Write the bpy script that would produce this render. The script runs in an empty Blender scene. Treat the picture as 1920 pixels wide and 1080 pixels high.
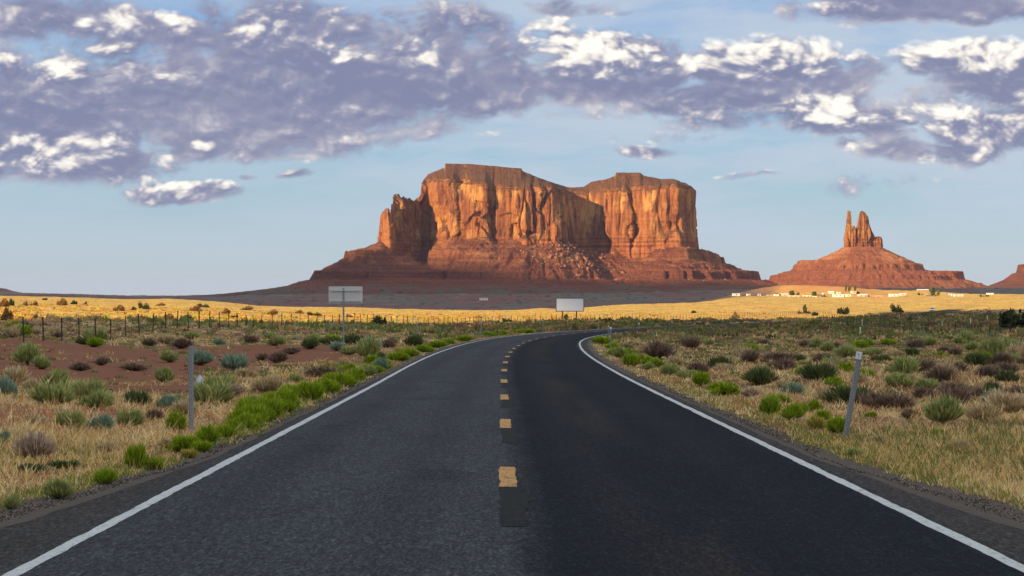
import bpy, math, random
import numpy as np
from mathutils import Vector, Matrix
random.seed(7)
SC = bpy.context.scene
C = SC.collection
R = math.radians
# ------------------------------------------------------------------ camera, sun, sky, exposure
F = 3990.0          # focal length in photo pixels (photo 1920 wide)
HOR = 552.0         # photo row of the true horizon
CAMZ = 1.8
cam_d = bpy.data.cameras.new('camera'); cam = bpy.data.objects.new('camera', cam_d); C.objects.link(cam)
cam_d.sensor_width = 36.0; cam_d.lens = 36.0*F/1920.0
cam_d.clip_start = 0.1; cam_d.clip_end = 60000
cam.location = (0, 0, CAMZ); cam.rotation_euler = (R(90)+math.atan((HOR-540)/F), 0, 0)
SC.camera = cam

SUN_AZ, SUN_EL = 50.0, 14.0     # light travels towards (sin az, cos az)
LX, LY = math.sin(R(SUN_AZ)), math.cos(R(SUN_AZ))
TANE = math.tan(R(SUN_EL))
sun_d = bpy.data.lights.new('sun', 'SUN'); sun = bpy.data.objects.new('sun', sun_d); C.objects.link(sun)
sun_d.energy = 5.0; sun_d.angle = R(0.5); sun_d.color = (1.0, 0.67, 0.35)
sun.rotation_euler = Vector((LX*math.cos(R(SUN_EL)), LY*math.cos(R(SUN_EL)), -math.sin(R(SUN_EL)))).to_track_quat('-Z', 'Y').to_euler()

SC.view_settings.view_transform = 'Standard'; SC.view_settings.look = 'None'
SC.view_settings.gamma = 1.0; SC.view_settings.exposure = 0.85
try: SC.view_settings.use_curve_mapping = False
except Exception: pass

class NT:
    """small helper to write node trees as expressions"""
    def __init__(s, nt): s.nt = nt
    def n(s, t, **kw):
        o = s.nt.nodes.new(t)
        for k, v in kw.items(): setattr(o, k, v)
        return o
    def put(s, sock, v):
        if v is None: return
        if isinstance(v, bpy.types.NodeSocket): s.nt.links.new(v, sock)
        else:
            try: sock.default_value = v
            except Exception:
                sock.default_value = tuple(v)+(1.0,) if len(v) == 3 else v
    def m(s, op, a, b=None, c=None, clamp=False):
        o = s.n('ShaderNodeMath', operation=op, use_clamp=clamp)
        s.put(o.inputs[0], a); s.put(o.inputs[1], b); s.put(o.inputs[2], c)
        return o.outputs[0]
    def v(s, op, a, b=None, c=None):
        o = s.n('ShaderNodeVectorMath', operation=op)
        s.put(o.inputs[0], a); s.put(o.inputs[1], b)
        if c is not None: s.put(o.inputs[2], c)
        return o.outputs['Value'] if op in ('LENGTH', 'DOT_PRODUCT', 'DISTANCE') else o.outputs['Vector']
    def scale(s, a, f):
        o = s.n('ShaderNodeVectorMath', operation='SCALE'); s.put(o.inputs[0], a); s.put(o.inputs['Scale'], f); return o.outputs[0]
    def xyz(s, x, y, z):
        o = s.n('ShaderNodeCombineXYZ'); s.put(o.inputs[0], x); s.put(o.inputs[1], y); s.put(o.inputs[2], z); return o.outputs[0]
    def sep(s, a):
        o = s.n('ShaderNodeSeparateXYZ'); s.put(o.inputs[0], a); return o.outputs
    def noise(s, vec, scale, detail=4, rough=.55, dist=0, col=False, lac=2.0):
        o = s.n('ShaderNodeTexNoise'); s.put(o.inputs['Vector'], vec); s.put(o.inputs['Scale'], scale)
        o.inputs['Detail'].default_value = detail; o.inputs['Roughness'].default_value = rough
        o.inputs['Distortion'].default_value = dist; o.inputs['Lacunarity'].default_value = lac
        return o.outputs['Color' if col else 'Fac']
    def vor(s, vec, scale, out='Distance', feature='F1'):
        o = s.n('ShaderNodeTexVoronoi', feature=feature); s.put(o.inputs['Vector'], vec); s.put(o.inputs['Scale'], scale)
        return o.outputs[out]
    def ss(s, x, a, b, lo=0.0, hi=1.0):
        o = s.n('ShaderNodeMapRange', interpolation_type='SMOOTHSTEP'); s.put(o.inputs[0], x)
        s.put(o.inputs[1], a); s.put(o.inputs[2], b); s.put(o.inputs[3], lo); s.put(o.inputs[4], hi); return o.outputs[0]
    def lin(s, x, a, b, lo=0.0, hi=1.0):
        o = s.n('ShaderNodeMapRange'); s.put(o.inputs[0], x)
        s.put(o.inputs[1], a); s.put(o.inputs[2], b); s.put(o.inputs[3], lo); s.put(o.inputs[4], hi); return o.outputs[0]
    def mix(s, f, a, b, blend='MIX'):
        o = s.n('ShaderNodeMix', data_type='RGBA', blend_type=blend); s.put(o.inputs[0], f); s.put(o.inputs[6], a); s.put(o.inputs[7], b)
        return o.outputs[2]
    def ramp(s, f, stops):
        o = s.n('ShaderNodeValToRGB'); s.put(o.inputs[0], f); cr = o.color_ramp
        while len(cr.elements) < len(stops): cr.elements.new(0.5)
        for e, (p, c) in zip(cr.elements, stops):
            e.position = p; e.color = tuple(c)+(1.0,)
        return o.outputs[0]

# ---- cloud masses: (px, row, half width, half height, weight) turned into sky directions (x/y, z/y)
CLOUDS = [
 (240,175,450,110,1.3),(600,155,410,105,1.3),(830,135,270,70,1.2),(450,238,260,62,1.25),(60,280,290,72,1.2),(230,318,150,30,.9),
 (360,65,340,60,1.0),(720,70,330,66,1.0),(110,35,200,44,1.1),(560,22,170,40,.8),(930,185,120,20,.9),
 (150,312,210,28,.9),(340,357,122,23,1.3),(553,326,36,12,1.1),(480,330,22,7,.7),(800,218,60,13,.8),
 (1160,100,135,52,1.4),(1245,130,70,40,1.2),(1120,155,210,40,1.2),(1190,185,250,28,.6),
 (1440,125,165,58,1.4),(1500,160,180,55,1.4),(1345,185,180,36,1.1),(1590,135,65,45,.9),
 (1840,120,165,46,1.3),(1900,170,150,50,1.25),(1760,185,140,40,.75),
 (1880,240,190,52,1.3),(1560,222,150,38,1.3),(1390,225,190,24,.95),(1760,280,160,28,1.0),(1590,272,34,18,1.0),
 (1660,228,130,45,.9),(1218,280,58,14,1.1),(1640,345,110,26,.75),(1405,326,62,8,.8),(1330,252,260,16,.5),
 (1730,14,240,34,1.35),(1060,10,90,24,.95),(1180,20,50,8,.6),(1060,90,60,50,1.0),(1100,210,120,14,.5)]
LIT = [
 (150,118,125,25,1.0),(660,93,52,20,.9),(790,95,48,24,.8),(322,28,40,22,.9),(500,70,70,20,.6),(130,72,75,28,.55),(205,268,90,13,.8),(385,268,26,9,.7),
 (65,300,125,26,.9),(180,292,50,11,.6),(305,312,20,17,.8),(345,352,112,19,1.0),(553,325,32,11,1.0),(440,300,42,10,.6),(985,60,55,26,.6),(770,42,70,22,.45),
 (230,30,50,20,.5),(600,22,70,14,.5),(430,45,60,16,.4),(860,50,60,18,.4),(560,115,60,14,.35),(300,150,90,12,.35),(640,140,60,10,.35),
 (1125,102,112,42,1.15),(1170,70,55,22,1.2),(1215,105,55,30,1.0),(1297,128,16,24,.9),(1400,105,80,36,1.15),(1520,103,100,24,1.2),(1470,125,100,18,.8),(1605,98,32,18,.9),
 (1345,228,95,17,.75),(1545,222,75,32,.95),(1470,212,60,14,.5),(1590,274,25,16,.9),(1830,106,120,27,1.15),(1905,90,40,32,1.1),(1725,122,34,28,.8),
 (1820,232,115,28,1.0),(1900,250,55,40,1.0),(1870,292,70,13,.8),(1740,300,24,13,.8),(1665,216,30,8,.7),(1835,198,60,12,.6),(1660,170,40,12,.4),
 (1218,278,55,13,.85),(1640,345,90,22,.55),(1405,325,60,7,.7),(1555,12,30,18,.8),(1625,22,50,14,.6),(1065,8,50,16,.5),(1055,95,45,35,.6)]
world = bpy.data.worlds.new('World'); SC.world = world; world.use_nodes = True
try: world.cycles.sampling_method = 'MANUAL'; world.cycles.sample_map_resolution = 256
except Exception: pass
wt = world.node_tree; wt.nodes.clear(); W = NT(wt)
sky = W.n('ShaderNodeTexSky', sky_type='NISHITA'); sky.sun_disc = False
sky.sun_elevation = R(SUN_EL); sky.sun_rotation = R(180+SUN_AZ); sky.altitude = 1600; sky.air_density = 1.0; sky.dust_density = .8; sky.ozone_density = 1.6
tc = W.n('ShaderNodeTexCoord'); dx, dy, dz = W.sep(tc.outputs['Generated'])[:3]
ady = W.m('MAXIMUM', W.m('ABSOLUTE', dy), .08)
P = W.xyz(W.m('DIVIDE', dx, ady), W.m('DIVIDE', dz, ady), 0)
def blobs(Pw, lst, sm, tilt=0.0, k=(1.0, 1.0), floor=0.0):
    tot = None
    for (px, ro, a, b, w) in lst:
        a = a*k[0]; b = b*k[1]
        o = W.n('ShaderNodeVectorMath', operation='MULTIPLY_ADD'); W.put(o.inputs[0], Pw)
        sx, sy = F/a, F/b; o.inputs[1].default_value = (sx, sy, 0); o.inputs[2].default_value = (-(px-960)/F*sx, -(HOR-ro)/F*sy, 0)
        q = W.v('DOT_PRODUCT', o.outputs[0], o.outputs[0])
        e = W.m('MULTIPLY_ADD', q, -.62*w, w)
        if tilt: e = W.m('ADD', e, W.v('DOT_PRODUCT', o.outputs[0], (-.08*w, tilt*w, 0)))
        e = W.m('MAXIMUM', e, floor)
        tot = e if tot is None else W.m('SMOOTH_MAX', tot, e, sm)
    return tot
warp = W.noise(W.v('MULTIPLY', P, (1, 1.7, 0)), 20, 3, .5, 0, col=True)
wv = W.v('SUBTRACT', warp, (.5, .5, .5))
Pw = W.v('ADD', P, W.v('MULTIPLY', wv, (.026, .012, 0)))
def puff(Q, s, d):
    o = W.n('ShaderNodeTexVoronoi', feature='F1'); W.put(o.inputs['Vector'], Q); o.inputs['Scale'].default_value = s
    o.inputs['Detail'].default_value = d; o.inputs['Roughness'].default_value = .55; o.inputs['Lacunarity'].default_value = 2.3
    return W.m('SUBTRACT', 1.0, o.outputs['Distance'])
Pl = W.v('ADD', P, W.v('MULTIPLY', wv, (.030, .014, 0)))
lb = blobs(Pl, LIT, .3, .30, (1.34, 1.6))
lbm = W.ss(lb, .0, .35)
pw_ = W.m('MULTIPLY_ADD', lbm, .50, .16)
def billow(Q):
    n1 = W.noise(W.v('MULTIPLY', Q, (1, 2.3, 0)), 22, 7, .52, 0)
    n2 = W.m('SUBTRACT', puff(W.v('MULTIPLY', Q, (1, 1.5, 0)), 58, 2.0), .63)
    return n1, n2
n1a, n2a = billow(Pw); n1b, n2b = billow(W.v('ADD', Pw, (-.0016, .0034, 0)))
nA_ = W.m('ADD', W.m('MULTIPLY', W.m('SUBTRACT', n1a, .5), 1.7), W.m('MULTIPLY', n2a, pw_))
cb = blobs(Pw, CLOUDS, .25, 0, (1.04, 1.08), -1.0)
d0 = W.m('ADD', cb, W.m('SUBTRACT', nA_, .06))
vis = W.m('MULTIPLY', W.m('MULTIPLY', W.ss(d0, -.10, .50), W.ss(cb, -.45, -.10)), W.ss(dz, .0, .03))
relief = W.m('ADD', W.m('MULTIPLY', W.m('SUBTRACT', n1a, n1b), 1.6), W.m('MULTIPLY', W.m('MULTIPLY', W.m('SUBTRACT', n2a, n2b), .6), lbm))
lbr = W.m('ADD', lb, W.m('MULTIPLY', W.m('MULTIPLY', nA_, 1.3), lbm))
bodyn = W.noise(W.v('MULTIPLY', Pw, (1, 3.6, 0)), 9, 5, .50)
body = W.m('MULTIPLY', W.m('SUBTRACT', bodyn, .43), 1.25)
lit = W.m('ADD', W.m('MULTIPLY', W.ss(lbr, -.14, .95), .84), W.m('MULTIPLY', relief, W.m('MULTIPLY_ADD', lb, .85, .55)))
thin = W.ss(d0, .0, .7, 1.0, .0)
lit = W.m('ADD', lit, W.m('MULTIPLY', thin, .22))
lit = W.m('ADD', lit, W.m('MULTIPLY', body, W.ss(lb, 1.0, .1)))
ccol = W.ramp(lit, [(0, (.225, .245, .385)), (.22, (.300, .308, .435)), (.45, (.49, .475, .55)), (.70, (.86, .80, .75)), (1, (1.13, 1.08, .98))])
veil = W.noise(W.v('MULTIPLY', Pw, (1, 5.0, 0)), 7, 6, .58, .2)
vx = W.ss(W.sep(P)[0], -.16, .06, .55, 1.0)
veil = W.m('MULTIPLY', W.m('MULTIPLY', W.ss(veil, .30, .60), W.ss(dz, .006, .03)), vx)
# the low sky opposite a low sun: pale grey blue air over the horizon
adz = W.m('ABSOLUTE', dz)
grade = W.ramp(W.m('MULTIPLY', adz, 4.0), [(0, (.52, .615, .64)), (.08, (.45, .60, .67)), (.26, (.32, .535, .71)), (.50, (.26, .45, .76)), (1, (.19, .38, .74))])
SKYK = 0.10
skc = W.mix(.80, sky.outputs[0], W.scale(grade, 1/SKYK))
veilc = W.mix(W.m('MULTIPLY', veil, .88), skc, (.55/SKYK, .63/SKYK, .74/SKYK))
cl = W.v('MULTIPLY', ccol, (1/SKYK, 1/SKYK, 1/SKYK))
fin = W.mix(W.m('MULTIPLY', vis, .96), veilc, cl)
# fill set through the unseen sky: overhead boosted warm, low sky behind dimmed
up_ = W.ss(dz, .17, .45); bk_ = W.ss(dy, .2, -.5)
fin = W.v('MULTIPLY', fin, W.mix(up_, W.mix(bk_, (.555, .555, .555), (.24, .25, .29)), (1.55, 1.22, .86)))
bg = W.n('ShaderNodeBackground'); W.put(bg.inputs[0], fin); bg.inputs[1].default_value = SKYK
wo = W.n('ShaderNodeOutputWorld'); wt.links.new(bg.outputs[0], wo.inputs[0])

# ------------------------------------------------------------------ numpy noise
def _h(ix, iy, iz, seed):
    h = (ix.astype(np.int64)*374761393 + iy.astype(np.int64)*668265263 + iz.astype(np.int64)*2147483647 + seed*1274126177) & 0xffffffff
    h = ((h ^ (h >> 13))*1274126177) & 0xffffffff
    h = ((h ^ (h >> 16))*2246822519) & 0xffffffff
    return ((h ^ (h >> 15)) & 0xffffff)/float(0xffffff)
def vnoise(x, y=0.0, z=0.0, seed=0):
    x, y, z = np.broadcast_arrays(np.asarray(x, float), np.asarray(y, float), np.asarray(z, float))
    ix, iy, iz = np.floor(x), np.floor(y), np.floor(z)
    fx, fy, fz = x-ix, y-iy, z-iz
    fx = fx*fx*fx*(fx*(fx*6-15)+10); fy = fy*fy*fy*(fy*(fy*6-15)+10); fz = fz*fz*fz*(fz*(fz*6-15)+10)
    r = 0
    for a in (0, 1):
        for b in (0, 1):
            for c in (0, 1):
                w = (fx if a else 1-fx)*(fy if b else 1-fy)*(fz if c else 1-fz)
                r = r + w*_h(ix+a, iy+b, iz+c, seed)
    return r*2-1
def fbm(x, y=0.0, z=0.0, seed=0, oct=4, gain=.5):
    r = 0; a = 1; t = 0; f = 1.0
    for o in range(oct):
        r = r + a*vnoise(np.asarray(x)*f, np.asarray(y)*f, np.asarray(z)*f, seed+o*17); t += a; a *= gain; f *= 2.03
    return r/t
def sstep(x, a, b):
    t = np.clip((x-a)/(b-a), 0, 1); return t*t*(3-2*t)

# ------------------------------------------------------------------ mesh helpers
def mesh(name, V, faces, mat=None, parent=None, col=None, smooth=False, link=True):
    me = bpy.data.meshes.new(name)
    V = np.asarray(V, np.float32)
    if isinstance(faces, np.ndarray):
        nf, k = faces.shape
        me.vertices.add(len(V)); me.vertices.foreach_set('co', V.ravel())
        me.loops.add(nf*k); me.loops.foreach_set('vertex_index', faces.astype(np.int32).ravel())
        me.polygons.add(nf); me.polygons.foreach_set('loop_start', np.arange(0, nf*k, k, dtype=np.int32))
        try: me.polygons.foreach_set('loop_total', np.full(nf, k, np.int32))
        except Exception: pass
        me.update(calc_edges=True)
    else:
        me.from_pydata([tuple(v) for v in V.tolist()], [], faces)
    if smooth: me.polygons.foreach_set('use_smooth', np.ones(len(me.polygons), bool))
    if col is not None:
        ca = me.color_attributes.new('tint', 'FLOAT_COLOR', 'POINT')
        cc = np.ones((len(V), 4), np.float32); cc[:, :3] = col; ca.data.foreach_set('color', cc.ravel())
    if mat: me.materials.append(mat)
    o = bpy.data.objects.new(name, me)
    if link: C.objects.link(o)
    if parent: o.parent = parent
    return o
def grid_faces(nr, nc, wrap=False):
    i = np.arange(nr-1)[:, None]; j = np.arange(nc if wrap else nc-1)[None, :]
    a = i*nc+j; b = i*nc+(j+1) % nc; c = (i+1)*nc+(j+1) % nc; d = (i+1)*nc+j
    return np.stack([a, b, c, d], -1).reshape(-1, 4)
def tag(o, label=None, cat=None, group=None, kind=None):
    if label: o['label'] = label
    if cat: o['category'] = cat
    if group: o['group'] = group
    if kind: o['kind'] = kind
    return o
def empty(name, loc=(0, 0, 0), rz=0):
    o = bpy.data.objects.new(name, None); C.objects.link(o); o.location = loc; o.rotation_euler = (0, 0, rz)
    o.empty_display_size = .2
    return o
class MB:
    def __init__(s): s.V = []; s.Fc = []
    def box(s, c, d, M=None):
        x, y, z = c; a, b, h = d[0]/2, d[1]/2, d[2]/2; k = len(s.V)
        P = [(x-a, y-b, z-h), (x+a, y-b, z-h), (x+a, y+b, z-h), (x-a, y+b, z-h), (x-a, y-b, z+h), (x+a, y-b, z+h), (x+a, y+b, z+h), (x-a, y+b, z+h)]
        if M is not None: P = [tuple(M @ Vector(p)) for p in P]
        s.V += P; s.Fc += [tuple(k+i for i in f) for f in ((3, 2, 1, 0), (4, 5, 6, 7), (0, 1, 5, 4), (1, 2, 6, 5), (2, 3, 7, 6), (3, 0, 4, 7))]
    def tube(s, pts, r, n=6, cap=True):
        pts = [Vector(p) for p in pts]; rr = r if isinstance(r, (list, tuple)) else [r]*len(pts); k = len(s.V)
        for i, p in enumerate(pts):
            t = (pts[min(i+1, len(pts)-1)]-pts[max(i-1, 0)]).normalized()
            u = t.cross(Vector((0, 0, 1)));
            if u.length < .05: u = t.cross(Vector((1, 0, 0)))
            u.normalize(); w = t.cross(u)
            for j in range(n):
                a = 2*math.pi*j/n; s.V.append(tuple(p+u*math.cos(a)*rr[i]+w*math.sin(a)*rr[i]))
        for i in range(len(pts)-1):
            for j in range(n):
                s.Fc.append((k+i*n+j, k+i*n+(j+1) % n, k+(i+1)*n+(j+1) % n, k+(i+1)*n+j))
        if cap:
            s.Fc.append(tuple(k+j for j in range(n))[::-1]); s.Fc.append(tuple(k+(len(pts)-1)*n+j for j in range(n)))
    def poly(s, pts): k = len(s.V); s.V += [tuple(p) for p in pts]; s.Fc.append(tuple(range(k, k+len(pts))))
    def prism(s, prof, x0, x1, M=None):
        """profile in (y,z), extruded along x"""
        k = len(s.V); n = len(prof)
        P = [(x0, a, b) for a, b in prof]+[(x1, a, b) for a, b in prof]
        if M is not None: P = [tuple(M @ Vector(p)) for p in P]
        s.V += P
        for j in range(n): s.Fc.append((k+j, k+(j+1) % n, k+n+(j+1) % n, k+n+j))
        s.Fc.append(tuple(k+j for j in range(n))[::-1]); s.Fc.append(tuple(k+n+j for j in range(n)))
    def build(s, name, mat, parent=None, smooth=False): return mesh(name, s.V, s.Fc, mat, parent, smooth=smooth)

# ------------------------------------------------------------------ materials
def newmat(name):
    m = bpy.data.materials.new(name); m.use_nodes = True; t = m.node_tree; t.nodes.clear(); return m, NT(t)
def finish(m, N, col, rough=.9, bump=None, bs=.3, bd=.1, spec=.3, metal=0, trans=0):
    p = N.n('ShaderNodeBsdfPrincipled'); N.put(p.inputs['Base Color'], col); N.put(p.inputs['Roughness'], rough)
    p.inputs['Specular IOR Level'].default_value = spec; p.inputs['Metallic'].default_value = metal
    if bump is not None:
        b = N.n('ShaderNodeBump'); b.inputs['Strength'].default_value = bs; b.inputs['Distance'].default_value = bd
        N.put(b.inputs['Height'], bump); N.nt.links.new(b.outputs[0], p.inputs['Normal'])
    o = N.n('ShaderNodeOutputMaterial'); sh = p.outputs[0]
    if trans:
        t = N.n('ShaderNodeBsdfTranslucent'); N.put(t.inputs[0], col); mx = N.n('ShaderNodeMixShader'); mx.inputs[0].default_value = trans
        N.nt.links.new(sh, mx.inputs[1]); N.nt.links.new(t.outputs[0], mx.inputs[2]); sh = mx.outputs[0]
    N.nt.links.new(sh, o.inputs[0]); return m
def simple(name, c, rough=.7, metal=0, var=.25, sc=8, spec=.4):
    m, N = newmat(name); tcn = N.n('ShaderNodeTexCoord').outputs['Object']
    n = N.noise(tcn, sc, 4, .6); col = N.mix(n, tuple(x*(1-var) for x in c), tuple(min(1, x*(1+var)) for x in c))
    return finish(m, N, col, rough, n, .15, .02, spec, metal)
def tintmat(name, rough=.9, trans=0, var=.3, sc=3.0, bump=None):
    m, N = newmat(name); a = N.n('ShaderNodeAttribute', attribute_name='tint').outputs['Color']
    g = N.n('ShaderNodeNewGeometry').outputs['Position']
    n = N.noise(g, sc, 3, .6)
    col = N.mix(1.0, a, N.ramp(n, [(0, (1-var,)*3), (1, (1+var,)*3)]), 'MULTIPLY')
    return finish(m, N, col, rough, None, spec=.15, trans=trans)
# ------------------------------------------------------------------ road line and ground heights
_sl = [(0, -.005), (60, -.005), (80, 0), (100, .009), (120, .018), (140, .030), (160, .05), (170, .06), (340, .262), (400, .285), (3000, .285)]
_ty = np.arange(-200, 3001, 1.0); _ts = np.interp(_ty, [a for a, b in _sl], [b for a, b in _sl])
_tx = np.cumsum(_ts); _tx += .07-np.interp(0, _ty, _tx)
def roadX(Y): return np.interp(Y, _ty, _tx)
def roadS(Y): return np.interp(Y, _ty, _ts)
_rz = [(-200, 2.2), (0, 0), (60, -.677), (90, -.97), (130, -1.39), (170, -1.77), (200, -2.06), (250, -2.52), (340, -3.28), (457, -3.96), (600, -4.6), (800, -4.72), (1200, -4.0), (3000, -4)]
_rzy = np.interp(_ty, [a for a, b in _rz], [b for a, b in _rz]); _k = np.ones(31)/31
_rzs = np.convolve(np.pad(_rzy, 15, mode='edge'), _k, 'valid')
def roadZ(Y): return np.interp(Y, _ty, _rzs)
def hwR(Y): return np.interp(Y, [0, 12, 19, 28, 80, 134, 3000], [6.0, 5.6, 4.62, 4.24, 4.2, 4.55, 4.6])
def hwL(Y): return np.interp(Y, [0, 12, 19, 28, 80, 134, 3000], [6.2, 5.9, 4.62, 4.06, 4.0, 4.3, 4.4])
def lineR(Y): return np.interp(Y, [0, 60, 134, 180, 3000], [3.68, 3.68, 3.88, 3.85, 3.75])
def lineL(Y): return np.interp(Y, [0, 60, 134, 180, 3000], [3.5, 3.5, 3.73, 3.75, 3.65])
def barez(x, y):
    y = np.asarray(y, float); ys_ = np.maximum(y, 5); a_ = np.exp(-((x+.190*ys_)/(.080*ys_))**4)*sstep(y, 44+4*vnoise(x/3, 1.5), 54+4*vnoise(x/3, 2.5))*(1-sstep(y, 112, 124)); b_ = np.exp(-((x+.105*ys_)/(.032*ys_))**4)*sstep(y, 84, 92)*(1-sstep(y, 118, 130))
    return np.clip(np.maximum(a_, b_)*(1.15+.9*fbm(x/2.4, y/5.5, seed=222, oct=3)), 0, 1)
PXC = [-400, 0, 300, 600, 960, 1200, 1400, 1600, 1920, 2400]
ZT = [
 (5,    [0, -.02, -.05, -.05, -.05, -.05, -.05, -.05, -.05, -.05]),
 (30,   [-.2, -.2, -.3, -.34, -.34, -.34, -.36, -.38, -.38, -.4]),
 (60,   [-.4, -.42, -.6, -.66, -.7, -.7, -.72, -.72, -.75, -.8]),
 (110,  [-.6, -.71, -.85, -1.1, -1.2, -1.2, -1.3, -1.3, -1.3, -1.3]),
 (180,  [-.7, -.85, -.95, -1.3, -1.75, -1.9, -1.95, -2.0, -2.0, -2.0]),
 (250,  [-.7, -.9, -1.1, -1.6, -2.4, -2.55, -2.6, -2.6, -2.6, -2.6]),
 (400,  [-.7, -1.0, -1.6, -2.6, -3.2, -3.5, -3.75, -3.9, -3.6, -3.5]),
 (600,  [-.7, -1.2, -2.2, -3.8, -4.3, -4.4, -4.5, -4.8, -4.5, -4.4]),
 (800,  [-.5, -1.2, -2.5, -4.6, -4.9, -4.4, -3.9, -4.7, -4.6, -4.5]),
 (930,  [-.4, -.7, -2.5, -4.7, -5.2, -4.2, -3.5, -4.4, -4.2, -4.2]),
 (1200, [.6, .6, -1.9, -5.7, -8.5, -3.9, -2.7, -3.6, -3.0, -3]),
 (1300, [1.0, 1.0, -1.5, -7.2, -10, -5.3, -2.3, -3.1, -2.5, -2.5]),
 (1450, [-.5, -.6, -4, -9, -11.5, -8, -1.7, -2.4, -2, -2]),
 (1900, [-3, -3, -8, -13, -14, -12, 0.0, -.8, -.3, 0]),
 (2050, [-3, -3, -8.5, -13.5, -14, -12, .6, .6, .9, 1]),
 (2200, [-4, -4, -9, -14, -14, -12.5, -2, 1.5, 1.6, 1.6]),
 (2400, [-4, -4, -8, -14, -14, -12, -8, -5, -5, -5]),
 (3000, [-2, -2, -6, -8, -8, -7, -3, 1, 1, 1]),
 (3600, [1, 1, -3.2, 5, 6, 7, 9, 11, 11, 11]),
 (4200, [2, 2, -3.5, 8, 10, 11, 12, 14, 14, 14]),
 (5000, [4, 4, -3.6, 8, 10, 11, 12, 14, 20, 20]),
 (6000, [5.5, 5.5, -2.8, 6, 6, 6, 6, 12, 24, 24]),
 (12000,[-15]*10), (40000, [-60]*10)]
_zy = np.array([a for a, b in ZT], float); _zv = np.array([b for a, b in ZT], float); _px = np.array(PXC, float)
def _tab(px, Y):
    ly = np.log(np.clip(Y, 5, 40000)); L = np.log(_zy)
    i = np.clip(np.searchsorted(L, ly, side='right')-1, 0, len(L)-2); f = (ly-L[i])/(L[i+1]-L[i]); f = np.clip(f, 0, 1)
    px = np.clip(px, _px[0], _px[-1]); j = np.clip(np.searchsorted(_px, px, side='right')-1, 0, len(_px)-2); g = (px-_px[j])/(_px[j+1]-_px[j])
    g = g*g*(3-2*g)
    a = _zv[i, j]*(1-g)+_zv[i, j+1]*g; b = _zv[i+1, j]*(1-g)+_zv[i+1, j+1]*g
    return a*(1-f)+b*f
def gz(X, Y, rough=True):
    X = np.asarray(X, float); Y = np.asarray(Y, float); X, Y = np.broadcast_arrays(X, Y)
    Ye = np.maximum(Y, 5.0)
    z = _tab(960+F*X/Ye, Ye)
    z = np.where(Y < 5, z*np.clip((Y+100)/105, 0, 1), z)
    d = np.hypot(X, Y)
    amp = np.interp(d, [0, 20, 60, 150, 300, 900, 2500, 6000], [.03, .05, .13, .24, .38, .5, 2.0, 3.0])
    if rough:
        z = z+amp*fbm(X/7.0, Y/11.0, seed=3, oct=4)*np.interp(d, [0, 400, 900], [1, 1, .35])
        z = z+amp*1.1*fbm(X/38.0, Y/60.0, seed=9, oct=3)
    # shallow red basin left of the road, low bank before the left fence
    u = (X+.165*Y)/(.075*np.maximum(Y, 5)); z = z-.30*np.exp(-u*u)*sstep(Y, 44, 62)*(1-sstep(Y, 120, 160))
    # sandy mound behind the settlement and the small dune on the crest
    for cx, cy, sx, sy, h in ((300, 2110, 52, 60, 10.0), (255, 2130, 35, 45, 5.5), (385, 2130, 50, 50, 4.5), (12, 980, 9, 40, 1.1), (-38, 178, 5, 14, .55), (-75, 230, 14, 20, .3), (-6, 420, 14, 26, .5)):
        z = z+h*np.exp(-((X-cx)/sx)**2-((Y-cy)/sy)**2)
    c = np.cos(np.arctan(roadS(Y))); du = (X-roadX(Y))*c; Yn = Y+(X-roadX(Y))*c*np.sin(np.arctan(roadS(Y)))
    hw = np.where(du > 0, hwR(Y), hwL(Y)); e = np.abs(du)-hw
    zr = roadZ(np.where(np.abs(X-roadX(Y)) < 40, Yn, Y))
    z = z+np.where(du > 0, 1, 0)*.75*sstep(e, 2, 6)*(1-sstep(e, 14, 30))*sstep(Y, 330, 420)*(1-sstep(Y, 640, 720))
    # the road corridor
    w = sstep(e, .2, np.interp(Y, [0, 30, 100, 300], [3.5, 4, 7, 10]))
    edge = zr-.035-.05*sstep(e, 0, 1.5)
    z2 = edge*(1-w)+z*w
    m = 1-sstep(e, -.55, -.12)
    z2 = z2*(1-m)+(zr-np.interp(Y, [0, 60, 200, 900], [.12, .14, .35, .6]))*m
    far = sstep(Y, 1000, 1150)
    return z2*(1-far)+z*far
def row_of(z, Y): return HOR+(CAMZ-z)*F/Y
def loc(px, row, ymax=2600):
    """where the sight line through a photo point meets the ground"""
    Y = np.exp(np.linspace(math.log(12), math.log(ymax), 900)); X = (px-960)/F*Y
    r = row_of(gz(X, Y, False), Y); k = np.nonzero(r <= row)[0]
    i = k[0] if len(k) else int(np.argmin(r)); y = float(Y[i]); x = (px-960)/F*y
    return x, y, float(gz(x, y))
def at(px, Y): return (px-960)/F*Y

# far edge of the cloud shade that lies over the foreground: (x, y)
bd = [(-400, 150), (-120, 152), (-60, 158), (-40, 168), (-34, 200), (-26, 222), (-16, 250), (-11, 300), (-2, 370), (20, 430), (48, 480), (70, 520), (108, 660), (136, 790), (165, 835), (200, 850), (260, 850), (420, 880), (900, 900)]
# ---- ground sheet: polar grid, fine inside the view
fa = np.linspace(-15.5, 15.5, 700); ca = np.linspace(15.5, 344.5, 120)[1:-1]
ang = R(1)*np.concatenate([fa, ca])
rad = np.concatenate([[.6, 2, 4, 6], np.exp(np.linspace(math.log(8), math.log(7000), 620)), [9000, 13000, 20000, 40000]])
A, RR = np.meshgrid(ang, rad); GX = RR*np.sin(A); GY = RR*np.cos(A); GZ = gz(GX, GY)
V = np.stack([GX, GY, GZ], -1).reshape(-1, 3); Fg = grid_faces(len(rad), len(ang), True)
V = np.vstack([V, [[0, 0, -.1]]]); nA = len(ang)
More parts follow.
